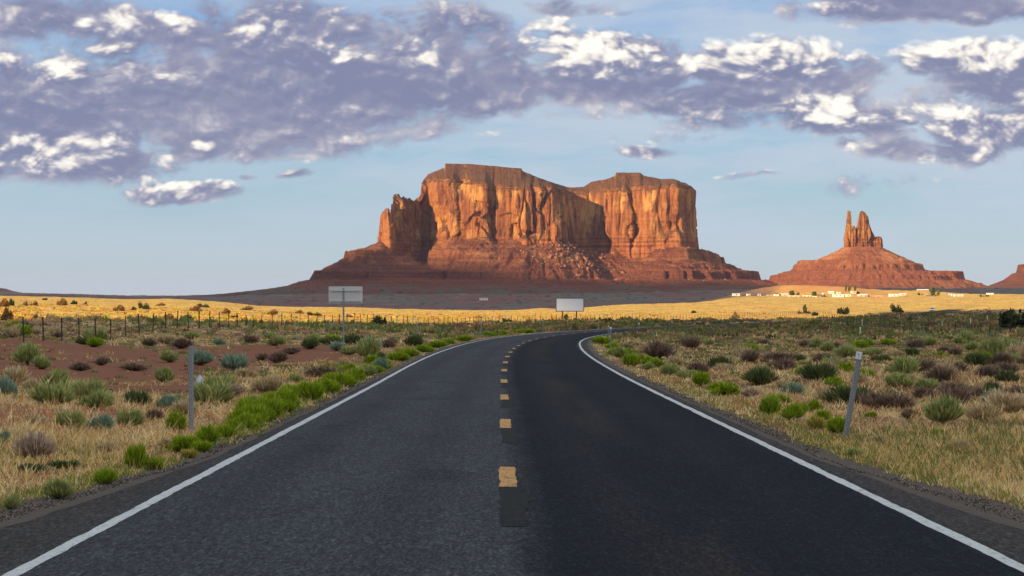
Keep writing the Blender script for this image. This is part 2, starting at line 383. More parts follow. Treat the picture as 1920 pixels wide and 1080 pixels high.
# zones: red = bare soil, green = green cover, field = dry yellow grass, its sunlit gold painted from the shade edge on, far = sage flats (tint rgb), as masks
x, y = V[:, 0], V[:, 1]; dist = np.hypot(x, y)
pxv = 960+F*x/np.maximum(y, 5)
bare = barez(x, y)
bare = np.maximum(bare*1.15, .8*sstep(fbm(x/9, y/9, seed=21, oct=3), .15, .5)*(dist < 320))
fld = sstep(y, 150, 330)*(1-sstep(y, 2150, 2300))
bl_ = np.interp(x, [q[0] for q in bd], [q[1] for q in bd])+14*fbm(x/30, y/60, seed=33, oct=3)
fld = sstep(y-bl_, -25, 15)*(y > 120)*(1-sstep(y, np.interp(pxv, [300, 600, 960, 1300, 1500], [1350, 1300, 1050, 1350, 2200]), np.interp(pxv, [300, 600, 960, 1300, 1500], [1500, 1500, 1250, 1500, 2400])))
mound = np.exp(-((x-305)/75)**2-((y-2100)/70)**2)+np.exp(-((x-12)/10)**2-((y-980)/40)**2)+.8*sstep(fbm(x/30, y/50, seed=5, oct=3), .25, .6)*fld*(y > 1700)
mask = np.stack([np.clip(bare, 0, 1), np.clip(fld, 0, 1), np.clip(mound, 0, 1)], -1)
m_ground, N = newmat('desert_ground')
pos = N.n('ShaderNodeNewGeometry').outputs['Position']; mk = N.sep(N.n('ShaderNodeAttribute', attribute_name='tint').outputs['Color'])
p2 = N.v('MULTIPLY', pos, (1, .6, 1))
n_f = N.noise(pos, 9, 6, .65); n_m = N.noise(p2, .8, 5, .6); n_l = N.noise(p2, .09, 5, .6); n_x = N.noise(p2, .012, 5, .62)
soil = N.mix(n_f, (.12, .048, .025), (.27, .125, .065))
straw = N.mix(n_f, (.20, .14, .085), (.52, .40, .25))
green = N.mix(n_f, (.055, .06, .028), (.15, .155, .07))
near = N.mix(N.ss(n_m, .36, .56), straw, soil)
near = N.mix(N.m('MULTIPLY', N.ss(n_l, .46, .62), .6), near, green)
near = N.mix(mk[0], near, N.mix(n_f, (.11, .040, .021), (.21, .083, .043)))
fieldc = N.mix(N.ss(n_l, .38, .62), (.46, .265, .062), (.61, .375, .10))
fieldc = N.mix(N.m('MULTIPLY', N.ss(N.noise(N.v('MULTIPLY', pos, (1, .35, 1)), .035, 6, .7), .50, .60), .45), fieldc, (.50, .41, .05))
fieldc = N.mix(N.m('MULTIPLY', N.ss(n_m, .5, .8), .45), fieldc, (.24, .12, .05))
dotn = N.ss(N.vor(N.v('MULTIPLY', pos, (1, .5, 1)), .45), .10, .42)
fieldc = N.mix(N.m('MULTIPLY', N.ss(N.noise(N.v('MULTIPLY', pos, (1, .25, 1)), .16, 5, .75), .54, .64), .6), fieldc, (.26, .24, .05))
fieldc = N.mix(N.m('MULTIPLY', N.ss(N.noise(N.v('MULTIPLY', pos, (1, .2, 1)), .055, 5, .7), .56, .68), .6), fieldc, (.40, .17, .06))
fieldc = N.mix(dotn, (.15, .11, .05), fieldc)
c = N.mix(mk[1], near, fieldc)
c = N.mix(N.m('MULTIPLY', mk[2], .85), c, N.mix(n_m, (.44, .165, .05), (.56, .26, .09)))
# far sage flats
dst = N.v('LENGTH', pos)
sage = N.mix(N.ss(N.noise(N.v('MULTIPLY', pos, (1, .30, 1)), .006, 7, .75), .40, .62), (.12, .046, .042), (.075, .082, .066))
sage = N.mix(N.ss(N.vor(N.v('MULTIPLY', pos, (1, .22, 1)), .075), .16, .40), (.022, .028, .018), sage)
sage = N.mix(N.ss(N.vor(N.v('MULTIPLY', pos, (1, .25, 1)), .17), .10, .34), (.035, .038, .025), sage)
sage = N.mix(N.m('MULTIPLY', N.ss(N.noise(N.v('MULTIPLY', pos, (1, .3, 1)), .03, 5, .7), .50, .72), .7), sage, (.16, .10, .075))
farm = N.m('MULTIPLY', N.ss(dst, 1150, 1300), N.m('SUBTRACT', 1.0, N.m('MAXIMUM', mk[1], N.m('MINIMUM', mk[2], 1))))
c = N.mix(farm, c, sage)
c = N.mix(N.n('ShaderNodeAttribute', attribute_name='tint').outputs['Alpha'], c, N.mix(N.noise(pos, 28, 4, .8), (.022, .019, .018), (.13, .105, .088)))
hb = N.m('ADD', n_f, N.m('MULTIPLY', n_m, 1.5))
finish(m_ground, N, c, .95, hb, .55, .06, .1)
me_faces = np.vstack([Fg])
g = mesh('ground', V, Fg, m_ground, None, mask, True)
du_ = (x-roadX(y)); ed_ = np.abs(du_)-np.where(du_ > 0, hwR(y), hwL(y)); ea = 1-sstep(ed_, np.interp(y, [0, 20, 30, 60], [.8, .5, .12, .05]), np.interp(y, [0, 20, 30, 60], [1.4, 1.0, .45, .35])); ea = ea*(y < 900)
ca_ = g.data.color_attributes['tint']; cc_ = np.ones((len(V), 4), np.float32); cc_[:, :3] = mask; cc_[:, 3] = ea; ca_.data.foreach_set('color', cc_.ravel())
tag(g, 'red desert ground with dry straw grass, a golden lit plain and dark sage flats beyond', kind='structure')

# ---- road
ys = np.concatenate([np.arange(-40, 60, .5), np.arange(60, 300, 1.5), np.arange(300, 900, 5)])
def strip(us_fn, nu, ys, dz, drop=0, ragged=0, seed=1):
    P = []
    for k in range(nu):
        u = us_fn(ys, k/(nu-1)); ed = (k == 0) or (k == nu-1)
        if ragged and ed: u = u+ragged*(fbm(ys/1.3+k*7, seed=seed, oct=4)+.8*fbm(ys*4+k*3, seed=seed+1, oct=3))*(1 if k else 1)
        s = roadS(ys); c = 1/np.sqrt(1+s*s); Xc = roadX(ys); nx, ny = c, -s*c
        P.append(np.stack([Xc+nx*u, ys+ny*u, roadZ(ys)+dz-(drop if ed else 0)], -1))
    V = np.stack(P, 1).reshape(-1, 3); return V, grid_faces(len(ys), nu)[:, ::-1]
m_road, N = newmat('asphalt')
uv = N.sep(N.n('ShaderNodeAttribute', attribute_name='tint').outputs['Color'])
pos = N.n('ShaderNodeNewGeometry').outputs['Position']
u = N.m('MULTIPLY', N.m('SUBTRACT', uv[0], .5), 20.0)
lane = N.ss(N.m('ADD', u, N.m('MULTIPLY', N.m('SUBTRACT', N.noise(pos, .6, 4), .5), .25)), -.02, .42)
speck = N.noise(pos, 70, 3, .8); sp2 = N.noise(N.v('MULTIPLY', pos, (1, .22, 1)), 34, 3, .8); patch = N.noise(N.v('MULTIPLY', pos, (1, .16, 1)), .9, 5, .6); big = N.noise(N.v('MULTIPLY', pos, (1, .3, 1)), .22, 4, .6)
left = N.mix(patch, (.0255, .0272, .033), (.047, .0495, .058)); right = N.mix(patch, (.0036, .0050, .0090), (.0088, .0107, .0160))
base = N.mix(lane, left, right)
tan_ = N.m('MULTIPLY', N.m('MULTIPLY', N.ss(N.m('ABSOLUTE', N.m('SUBTRACT', u, 1.45)), .75, .10), N.ss(N.noise(N.v('MULTIPLY', pos, (1, .08, 1)), .7, 4, .6), .36, .66)), .55)
base = N.mix(tan_, base, (.030, .023, .020))
wt_ = N.m('MULTIPLY', N.ss(N.m('ABSOLUTE', N.m('SUBTRACT', N.m('ABSOLUTE', N.m('SUBTRACT', N.m('ABSOLUTE', u), 1.85)), .85)), .55, .05), .28)
base = N.mix(wt_, base, N.mix(lane, (.0165, .0165, .0195), (.0150, .0138, .0165)))
seam = N.m('MULTIPLY', N.ss(N.m('ABSOLUTE', N.m('SUBTRACT', u, N.m('ADD', .10, N.m('MULTIPLY', N.noise(pos, .5, 3), .12)))), .20, .04), N.ss(N.noise(N.v('MULTIPLY', pos, (1, .3, 1)), 7, 4, .7), .30, .62))
base = N.mix(N.m('MULTIPLY', seam, .6), base, (.008, .0082, .0095))
blot = N.ss(N.noise(N.v('MULTIPLY', pos, (1, .5, 1)), .55, 5, .62), .56, .70)
base = N.mix(N.m('MULTIPLY', blot, .5), base, (.013, .0135, .0165))
sh = N.m('MAXIMUM', N.ss(u, 3.55, 3.85), N.ss(u, -3.45, -3.75))
base = N.mix(sh, base, N.mix(big, (.026, .024, .025), (.046, .042, .043)))
gr = N.m('MAXIMUM', N.ss(u, 4.5, 5.2), N.ss(u, -4.5, -5.2))
base = N.mix(gr, base, N.mix(sp2, (.02, .018, .018), (.08, .07, .065)))
base = N.mix(1.0, base, N.ramp(speck, [(.25, (.45,)*3), (.5, (1, 1, 1)), (.72, (1.9, 1.9, 1.95))]), 'MULTIPLY')
sp3 = N.noise(N.v('MULTIPLY', pos, (1, .2, 1)), 15, 2, .6)
base = N.mix(1.0, base, N.ramp(sp3, [(.38, (.84,)*3), (.5, (.98,)*3), (.64, (1.22,)*3)]), 'MULTIPLY')
base = N.mix(1.0, base, N.ramp(sp2, [(.32, (.45,)*3), (.5, (.95,)*3), (.68, (2.0,)*3)]), 'MULTIPLY')
crk = N.vor(N.v('ADD', N.v('MULTIPLY', pos, (.45, .22, 1)), N.v('MULTIPLY', N.noise(pos, .8, 4, .6, 0, True), (.9, .9, 0))), .5, 'Distance', 'DISTANCE_TO_EDGE')
crk = N.m('MULTIPLY', N.ss(crk, .012, .004), N.ss(big, .55, .68))
base = N.mix(N.m('MULTIPLY', crk, .7), base, (.010, .010, .012))
finish(m_road, N, base, N.lin(speck, 0, 1, .85, 1.0), N.m('ADD', speck, N.m('MULTIPLY', sp2, .6)), .6, .008, .04)
def ufull(y, t): return -hwL(y)*(1-t)+hwR(y)*t
V, Fs = strip(ufull, 27, ys, 0, .12, .16)
tt = np.tile(np.linspace(0, 1, 27), len(ys)); yy = np.repeat(ys, 27); uu = -hwL(yy)*(1-tt)+hwR(yy)*tt
road = mesh('road', V, Fs, m_road, None, np.stack([uu/20+.5, 0*uu, 0*uu], -1), True)
tag(road, 'two lane asphalt road curving right, left lane grey and right lane darker', kind='structure')
def paint(name, ca_, cb_, wear, rough=.7):
    m, N = newmat(name); pos = N.n('ShaderNodeNewGeometry').outputs['Position']
    n = N.noise(pos, 60, 5, .75); n2 = N.noise(N.v('MULTIPLY', pos, (3, 1, 1)), 6, 4, .7)
    col = N.mix(N.noise(pos, 3, 3), ca_, cb_)
    w = N.ss(N.m('ADD', N.m('MULTIPLY', n, .6), N.m('MULTIPLY', n2, .4)), wear, wear+.10)
    return finish(m, N, N.mix(w, col, (.022, .022, .024)), rough, n, .3, .004, .03)
m_white = paint('worn_white_paint', (.34, .36, .38), (.46, .48, .50), .525)
m_yel = paint('worn_yellow_paint', (.40, .20, .065), (.50, .29, .12), .49)
m_blk = paint('black_cover_paint', (.0030, .0030, .0035), (.0065, .0065, .007), .515)
w2 = .062
for nm, fn, sd in (('edge_line', lambda y, t: lineR(y)-w2+2*w2*t, 4), ('edge_line', lambda y, t: -lineL(y)-w2+2*w2*t, 8)):
    ye = np.concatenate([np.arange(-40, 60, .12), np.arange(60, 300, 1.0), np.arange(300, 900, 5)])
    V, Fs = strip(fn, 3, ye, .004, 0, .013, sd); mesh(nm, V, Fs, m_white, road)
for k in range(-1, 34):
    y0 = 22.7+12.2*k; ye = np.linspace(y0, y0+3.05, 50)
    if y0 < 0: continue
    sh_ = .0 if y0 < 100 else .0
    V, Fs = strip(lambda y, t: -.095+.19*t+.02*math.sin(k*3.1), 4, ye, .006, 0, .014, 30+k)
    mesh('centre_dash', V, Fs, m_yel, road)
    ye = np.linspace(y0-4.3, y0-.02, 70)
    V, Fs = strip(lambda y, t: -.06+.22*t, 5, ye, .0045, 0, .05, 90+k)
    mesh('covered_dash', V, Fs, m_blk, road)

# ------------------------------------------------------------------ rock: mesas and buttes
def rockmat(name, talus=False, warm=1.0, gain=1.0):
    m, N = newmat(name); pos = N.n('ShaderNodeNewGeometry').outputs['Position']; nz = N.sep(N.n('ShaderNodeNewGeometry').outputs['Normal'])[2]
    z = N.sep(pos)[2]
    st = N.noise(N.v('ADD', N.v('MULTIPLY', pos, (.05, .05, 2.2)), (0, 0, 0)), .10, 5, .65, .3)
    fl = N.noise(N.v('MULTIPLY', pos, (1, 1, .10)), .06, 6, .62, .5)
    fl2 = N.noise(N.v('MULTIPLY', pos, (1, 1, .06)), .16, 4, .6, .3)
    n = N.noise(pos, .12, 6, .68)
    if not talus:
        a = N.mix(st, (.32*warm, .122, .052), (.56*warm, .245, .088))
        a = N.mix(N.m('MULTIPLY', N.ss(fl, .46, .60), .7), a, (.15, .055, .042))
        a = N.mix(N.m('MULTIPLY', N.ss(fl2, .55, .70), .5), a, (.20, .075, .05))
        a = N.mix(N.m('MULTIPLY', N.ss(N.noise(N.v('MULTIPLY', pos, (1, 1, .05)), .30, 4, .6), .57, .66), .65), a, (.12, .045, .032))
        a = N.mix(N.m('MULTIPLY', N.ss(N.noise(N.v('MULTIPLY', pos, (1, 1, .45)), .035, 5, .6), .50, .66), .65), a, (.82, .46, .15))
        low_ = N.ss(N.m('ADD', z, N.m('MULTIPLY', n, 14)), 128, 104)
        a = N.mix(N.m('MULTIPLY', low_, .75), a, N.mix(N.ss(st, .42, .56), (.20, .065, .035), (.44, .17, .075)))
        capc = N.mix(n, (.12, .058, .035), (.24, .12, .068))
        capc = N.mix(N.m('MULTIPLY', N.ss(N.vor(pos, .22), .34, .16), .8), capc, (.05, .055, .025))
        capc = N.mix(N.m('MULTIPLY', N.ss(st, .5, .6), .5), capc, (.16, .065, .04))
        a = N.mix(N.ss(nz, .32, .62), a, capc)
    else:
        a = N.mix(n, (.13, .045, .030), (.27, .10, .058))
        a = N.mix(N.m('MULTIPLY', N.m('MULTIPLY', N.ss(N.noise(pos, .018, 5, .6), .44, .58), N.ss(z, 40, 75)), .8), a, N.mix(n, (.26, .105, .05), (.46, .215, .105)))
        a = N.mix(N.m('MULTIPLY', N.ss(st, .46, .60), .55 if gain == 1 else .28), a, (.10, .036, .03))
        a = N.mix(N.m('MULTIPLY', N.ss(N.noise(pos, .35, 4, .75), .56, .66), .6), a, (.38, .17, .09))
        a = N.mix(N.m('MULTIPLY', N.ss(N.vor(pos, .11), .30, .14), .55), a, (.06, .062, .035))
        lowz = N.ss(N.m('ADD', z, N.m('MULTIPLY', n, 12)), 30, 14)
        sg = N.mix(N.ss(N.noise(N.v('MULTIPLY', pos, (1, .3, 1)), .02, 6, .7), .44, .60), (.14, .055, .045), (.09, .105, .08))
        sg = N.mix(N.ss(N.vor(N.v('MULTIPLY', pos, (1, .35, 1)), .06), .30, .14), sg, (.03, .038, .022))
        a = N.mix(N.m('MULTIPLY', lowz, .85), a, sg)
    if gain != 1: a = N.mix(1.0, a, (gain, gain*.98, gain*.9), 'MULTIPLY')
    hb = N.m('ADD', N.m('MULTIPLY', N.noise(N.v('MULTIPLY', pos, (1, 1, .3)), .22, 7, .72), 1.6), N.m('MULTIPLY', N.noise(N.v('MULTIPLY', pos, (.2, .2, 2)), .35, 4, .7), .5))
    return finish(m, N, a, .95, hb, 1.0, 5.0, .05)
m_cliff = rockmat('sandstone_cliff'); m_talus = rockmat('red_talus', True); m_cliff2 = rockmat('red_spire_rock', False, .92); m_talus2 = rockmat('orange_talus', True, 1, 1.55)

def zrow(row, Y): return CAMZ+(HOR-row)*Y/F
def resample(P, step):
    P = np.asarray(P, float); d = np.hypot(*(np.diff(P, axis=0)).T); s = np.concatenate([[0], np.cumsum(d)])
    n = int(s[-1]/step); t = np.linspace(0, s[-1], n, endpoint=False)
    return np.stack([np.interp(t, s, P[:, k]) for k in range(P.shape[1])], -1), t
# outline of the cliffs: (px, Y), clockwise seen from above starting at the left fin
OUT = [(716, 4075), (717, 3990), (720, 3940), (727, 3925), (735, 3932), (738, 3965), (752, 4000), (772, 4040), (792, 4075), (803, 4085), (812, 4066),
       (818, 4030), (832, 3998), (852, 3990), (866, 4008), (880, 3984), (905, 3972), (930, 3990), (952, 3976), (985, 3966), (1010, 3975), (1022, 3990), (1030, 3972), (1038, 3978), (1044, 4010),
       (1049, 4056), (1062, 4086), (1088, 4096), (1112, 4090), (1128, 4066), (1150, 4050), (1175, 4040), (1185, 4052), (1196, 4034), (1230, 4020), (1255, 4006), (1268, 4000),
       (1274, 4010), (1286, 4040), (1293, 4085), (1297, 4140), (1299, 4220), (1296, 4300)]
BACK = [(1270, 4345), (1180, 4370), (1080, 4350), (960, 4365), (860, 4350), (800, 4300), (770, 4230), (740, 4150)]
_fin = [(714, 404), (718, 397), (722, 390), (725, 392), (728, 402), (731, 405), (735, 394), (739, 374), (743, 365), (748, 364), (752, 372), (757, 368), (762, 375), (768, 371), (774, 378), (781, 374), (787, 378), (791, 369)]
RIM = _fin+[(795, 341), (803, 334), (850, 333), (900, 341), (950, 348), (1000, 350), (1040, 352), (1067, 356), (1100, 358), (1130, 352), (1200, 349), (1250, 346), (1270, 344), (1299, 350), (1305, 354)]
TOPL = _fin+[(793, 339), (803, 327), (820, 320), (833, 315), (835, 307), (886, 308), (960, 315), (977, 316), (980, 321), (992, 326), (1008, 333), (1043, 345), (1067, 352), (1094, 351), (1109, 341), (1135, 337), (1152, 331), (1156, 324), (1200, 324), (1206, 329), (1213, 331), (1239, 336), (1263, 335.5), (1278, 342), (1299, 348), (1305, 352)]
BASE = [(714, 452), (735, 470), (790, 470), (815, 458), (840, 440), (900, 440), (940, 448), (1000, 458), (1050, 462), (1110, 468), (1160, 478), (1200, 478), (1240, 462), (1290, 455), (1312, 462)]
def ip(T, px): return np.interp(px, [a for a, b in T], [b for a, b in T])
Pf = np.array([((p-960)/F*Y, Y) for p, Y in OUT+BACK+OUT[:1]])
Pr, sarc = resample(Pf, 1.0)
for _ in range(3): Pr = (np.roll(Pr, 1, 0)+Pr*2+np.roll(Pr, -1, 0))/4
T_ = np.roll(Pr, -4, 0)-np.roll(Pr, 4, 0); T_ /= np.linalg.norm(T_, axis=1)[:, None]
# outward normal (front faces -Y)
Nn = np.stack([T_[:, 1], -T_[:, 0]], -1)
if Nn[np.argmin(Pr[:, 1]), 1] > 0: Nn = -Nn
ppx = 960+F*Pr[:, 0]/Pr[:, 1]
Yv = Pr[:, 1]; zr = zrow(ip(RIM, ppx), np.minimum(Yv, 4120)); zb = zrow(ip(BASE, ppx), Yv)-26
back = sstep(Yv, 4090, 4200)*(ppx < 1290)
zr = zr-back*6
K = 96; fk = np.linspace(0, 1, K)[:, None]
zz = zb[None]+(zr-zb)[None]*fk
S = np.broadcast_to(sarc[None], zz.shape)
narrow = (np.abs(ppx-727) < 13)*(Yv < 4000); nar = 1-.75*narrow.astype(float)
D = 4*fbm(S/70, zz/300, seed=1, oct=3)
rb = np.random.RandomState(77)
def blocks(S, zz, lo, hi, amp, sd, wob):
    kn = [0.0]
    while kn[-1] < sarc[-1]: kn.append(kn[-1]+rb.uniform(lo, hi))
    kn = np.array(kn); val = rb.uniform(-1, 1, len(kn)); slp = rb.uniform(-1.0, .6, len(kn)); Sw = S+wob*vnoise(zz/45, S/60, seed=sd)+wob*.5*vnoise(zz/14, S/25, seed=sd+1)
    i = np.clip(np.searchsorted(kn, Sw, side='right')-1, 0, len(kn)-2); f = (Sw-kn[i])/(kn[i+1]-kn[i])
    v = val[i]+slp[i]*(f-.5); e = np.minimum(f, 1-f)*(kn[i+1]-kn[i])
    rnd = np.sqrt(np.clip(e/(.28*(hi+lo)/2), 0, 1)); am = .55+.6*vnoise(S/35, zz/70, seed=sd+2)
    return amp*(v+.9*rnd)*am
D = D+blocks(S, zz, 18, 50, 10.0, 301, 2.5)+blocks(S, zz, 5, 15, 3.4, 311, 1.5)+blocks(S, zz, 2.5, 6, .9, 321, 1.5)
bl = np.abs(vnoise(S/24+.5*vnoise(S/40, zz/60, seed=8), zz/230, seed=2)); D = D-11.0*(1-sstep(bl, 0, .12))*sstep(vnoise(S/50, zz/70, seed=14), -.5, .15)
bl2 = np.abs(vnoise(S/11+.5*vnoise(S/20, zz/25, seed=18), zz/90, seed=12)); D = D-5.0*(1-sstep(bl2, 0, .12))*sstep(vnoise(S/22, zz/45, seed=15), -.35, .2)
bl3 = np.abs(vnoise(S/5.5+.4*vnoise(S/9, zz/20, seed=28), zz/60, seed=22)); D = D-2.6*(1-sstep(bl3, 0, .14))*sstep(vnoise(S/14, zz/30, seed=25), -.3, .2)
D = D+1.2*fbm(S/4.5, zz/14, seed=31, oct=3)+1.0*fbm(S/30, zz/3.4, seed=41, oct=3)
quiet = np.interp(ppx, [1030, 1050, 1110, 1130], [0, .5, .5, 0])*(Yv < 4150); D = D*(1-quiet[None])
# pillars that stand out and end in slanting tops part way up
for k in range(16):
    rs = np.random.RandomState(500+k); sc_ = rs.uniform(150, 820); ww = rs.uniform(6, 15); tp = rs.uniform(.45, .97); sl_ = rs.uniform(-.02, .02)
    q = sstep(ww-np.abs(S+3*vnoise(zz/30, k*3.0)-sc_), 0, 2.5)*(1-sstep(fk+sl_*(S-sc_), tp-.03, tp+.02)); D = D+rs.uniform(5, 10)*q
# slabs that fell off leave recessed faces below slanting brows
for k in range(30):
    rs = np.random.RandomState(100+k); sc_ = rs.uniform(90, 820); zc = rs.uniform(.3, .88); ww = rs.uniform(8, 22)
    q = np.maximum(np.abs(S+1.2*vnoise(zz/12, k*5.0)-sc_)/ww, (fk-zc+rs.uniform(-.012, .012)*(S-sc_)+.05*np.abs(S-sc_)/ww)/.12+.9); D = D-rs.uniform(3, 6.5)*(1-sstep(q, .93, 1.03))*sstep(fk, zc-rs.uniform(.3, .7), zc-.1)
D = (D-4)*nar[None]+(1-fk)*9*nar[None]
# layered rim at the top
D = D+np.where(fk > .93, -2.5*np.round((fk-.93)/.07*3)/3*3, 0)*nar[None]
zz = zz+(fk > .96)*1.5*fbm(S/9, seed=52)
Xc = Pr[None, :, 0]+Nn[None, :, 0]*D; Yc = Pr[None, :, 1]+Nn[None, :, 1]*D
Vc = [np.stack([Xc, Yc, zz], -1)]
# cap: from rim in to a spine, stepping up
Kc = 34; fc = (np.arange(1, Kc+1)/Kc)[:, None]
spx = np.clip(ppx, 735, 1284); spY = np.interp(spx, [716, 735, 760, 795, 830, 1000, 1075, 1150, 1285], [3990, 4010, 4080, 4130, 4150, 4150, 4170, 4150, 4110])
spX = (spx-960)/F*spY
Xk = Xc[-1][None]*(1-fc)+spX[None]*fc; Yk = Yc[-1][None]*(1-fc)+spY[None]*fc
ztop = zrow(ip(TOPL, 960+F*Xk/Yk), Yk)
led = np.interp(fc, [0, .10, .16, .40, .46, .62, .64, 1], [0, .12, .30, .55, .68, .80, .98, 1.0])+0*fc
zk = zz[-1][None]*(1-led)+ztop*led+2.6*fbm(Xk/9, Yk/9, seed=61, oct=4)*np.sin(np.pi*np.clip(fc, 0, .8))
zk = np.minimum(zk, ztop+.8+1.2*fbm(Xk/6, Yk/30, seed=66, oct=3))
Vc.append(np.stack([Xk, Yk, zk], -1))
Vc = np.concatenate(Vc, 0); nr, nc = Vc.shape[:2]
mesa = empty('mesa', (0, 4000, 0)); tag(mesa, 'huge flat topped red sandstone mesa with sheer lit cliffs, a shaded recess and talus skirt', kind='structure')
def under(o, par): o.parent = par; o.matrix_parent_inverse = Matrix.Translation(par.location).inverted(); return o
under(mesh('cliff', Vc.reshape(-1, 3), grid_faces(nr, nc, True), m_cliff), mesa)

def seg_dist(X, Y, P, closed=True):
    P = np.asarray(P); n = len(P); best = np.full(X.shape, 1e9); inside = np.zeros(X.shape, bool)
    for i in range(n):
        a = P[i]; b = P[(i+1) % n]; ab = b-a; L = ab@ab
        t = np.clip(((X-a[0])*ab[0]+(Y-a[1])*ab[1])/L, 0, 1); d = np.hypot(X-a[0]-t*ab[0], Y-a[1]-t*ab[1]); best = np.minimum(best, d)
        c_ = ((a[1] > Y) != (b[1] > Y)); xs = (b[0]-a[0])*(Y-a[1])/(b[1]-a[1]+1e-12)+a[0]; inside ^= c_ & (X < xs)
    return best, inside
# talus of the mesa
gx = np.concatenate([np.arange(-760, -330, 6), np.arange(-330, 520, 2.2), np.arange(520, 760, 7)])
gy = np.concatenate([np.arange(3430, 3700, 6), np.arange(3700, 4100, 2.2), np.arange(4100, 4700, 10)])
X, Y = np.meshgrid(gx, gy); d, ins = seg_dist(X, Y, Pf[:-1][::1])
d = np.where(ins, -d, d); pxg = 960+F*X/Y
gn = fbm(X/70, Y/70, seed=71, oct=4); an = np.arctan2(Y-4150, X-60)
gul = np.abs(vnoise(an*17+gn*1.4, d/150, seed=75)); gul2 = np.abs(vnoise(an*70+gn*3, d/90, seed=76))
z0 = zrow(ip(BASE, pxg), np.clip(Y, 3900, 4300)); z0 = np.where(Y > 4150, 95, z0)
dd = np.maximum(d, 0)+14*gn*sstep(d, 5, 60)-24*(gul-.3)*sstep(d, 12, 80)-8*(gul2-.3)*sstep(d, 8, 40)
dd = np.maximum(dd, 0)
sl = np.interp(pxg, [600, 715, 800, 1300, 1500], [.56, .56, .60, .56, .50])
zt = z0-sl*np.minimum(dd, 200)
def ledge(zt, z, zl, h, w):     # a small cliff band: slope above is pushed out, then a drop
    return zt+h*(1-sstep(zt, zl-w*.15, zl+w*.15))*-1*0+np.where(zt > zl, 0, 0)
def terrace(zt, zl, h, amt):
    """remap heights so that the slope falls steeply through [zl, zl+h] and rests on a bench above it"""
    wgt = amt; t = (zt-(zl-h*.6))/(h*2.2); tt_ = np.clip(t, 0, 1); k = sstep(tt_, .42, .58)*.9+tt_*.1
    return zt*(1-wgt)+wgt*np.where((t > 0) & (t < 1), (zl-h*.6)+h*2.2*k, zt)
ln = fbm(X/110, Y/110, seed=81, oct=3)
zt = terrace(zt, 64+8*ln, 13, .85*sstep(ln+np.interp(pxg, [640, 700, 820, 880, 1200, 1300], [.5, .5, .3, -.35, -.35, .25]), -.15, .15))
zt = terrace(zt, 27+3*ln, 12, .9*sstep(ln+np.interp(pxg, [560, 900, 1000, 1120, 1250, 1400], [.6, .4, -.1, -.3, .1, .2]), -.25, .2))
skirt = np.interp(dd, [0, 150, 175, 260, 420, 700], [30, 26, 19, 13, 8, 2])+3*gn
zt = np.maximum(zt, skirt)
# left toe tapering far out to the left
zt = zt+fbm(X/6, Y/6, seed=85, oct=4)*np.interp(dd, [0, 30, 160, 260], [3.2, 3.0, 2.0, .8])+2.2*np.abs(vnoise(X/3.5, Y/3.5, seed=86))*(dd < 170)
# debris fan below the recess
fan = np.exp(-((X-at(1062, 4000))/62)**2-((Y-4005)/46)**2); zt = zt+fan*(9+11*np.abs(vnoise(X/7, Y/7, seed=91))+5*np.abs(vnoise(X/3, Y/3, seed=92)))
zt = np.where(d < -4, zt-0*20, zt)
edgef = np.minimum(np.minimum(sstep(X, -760, -640), 1-sstep(X, 640, 760)), sstep(Y, 3430, 3500))
gg = gz(X, Y, True); zt = np.where(edgef < 1, gg-3+(zt-gg+3)*edgef, zt)
leftfall = sstep(pxg, 330, 560); zt = np.where(pxg < 575, (gg-3)+(zt-gg+3)*np.interp(pxg, [300, 330, 450, 560, 575], [0, .1, .45, .9, 1]), zt)
under(mesh('talus_slope', np.stack([X, Y, zt], -1).reshape(-1, 3), grid_faces(len(gy), len(gx)), m_talus), mesa)
from_grid = (gx, gy, zt)
def sample_grid(x, y):
    gx_, gy_, z_ = from_grid; i = np.clip(np.searchsorted(gy_, y)-1, 0, len(gy_)-2); j = np.clip(np.searchsorted(gx_, x)-1, 0, len(gx_)-2); return z_[i, j]
m_boulder = simple('boulder_rock', (.25, .115, .065), .95, 0, .35, .2)
# fallen blocks: one piece of the mesa, far too many to count
rs = np.random.RandomState(5); BV = []; BF = []
cube = np.array([(-1, -1, -1), (1, -1, -1), (1, 1, -1), (-1, 1, -1), (-1, -1, 1), (1, -1, 1), (1, 1, 1), (-1, 1, 1)], float)
cf = np.array([(3, 2, 1, 0), (4, 5, 6, 7), (0, 1, 5, 4), (1, 2, 6, 5), (2, 3, 7, 6), (3, 0, 4, 7)])
spots = []
for k in range(420): spots.append((rs.normal(at(1066, 3990), 38), rs.normal(3975, 32), rs.uniform(.7, 2.7)))
for k in range(380): spots.append((rs.uniform(-250, 400), rs.uniform(3860, 4010), rs.uniform(.5, 1.5)))
for bx, by, s_ in spots:
    d_, i_ = seg_dist(np.array([bx]), np.array([by]), Pf[:-1])
    if i_[0]: continue
    v = cube*(rs.uniform(.6, 1.3, 3)*s_)*(1+rs.uniform(-.3, .3, (8, 3)))
    a = rs.uniform(0, 6.28); b = rs.uniform(-.5, .5); M = np.array(Matrix.Rotation(a, 3, 'Z') @ Matrix.Rotation(b, 3, 'X'))
    v = v@M.T+[bx, by, sample_grid(bx, by)+s_*.25]; BF.append(cf+8*len(BV)); BV.append(v)
ob = under(mesh('fallen_boulders', np.concatenate(BV), np.concatenate(BF), m_boulder), mesa); tag(ob, kind='stuff')

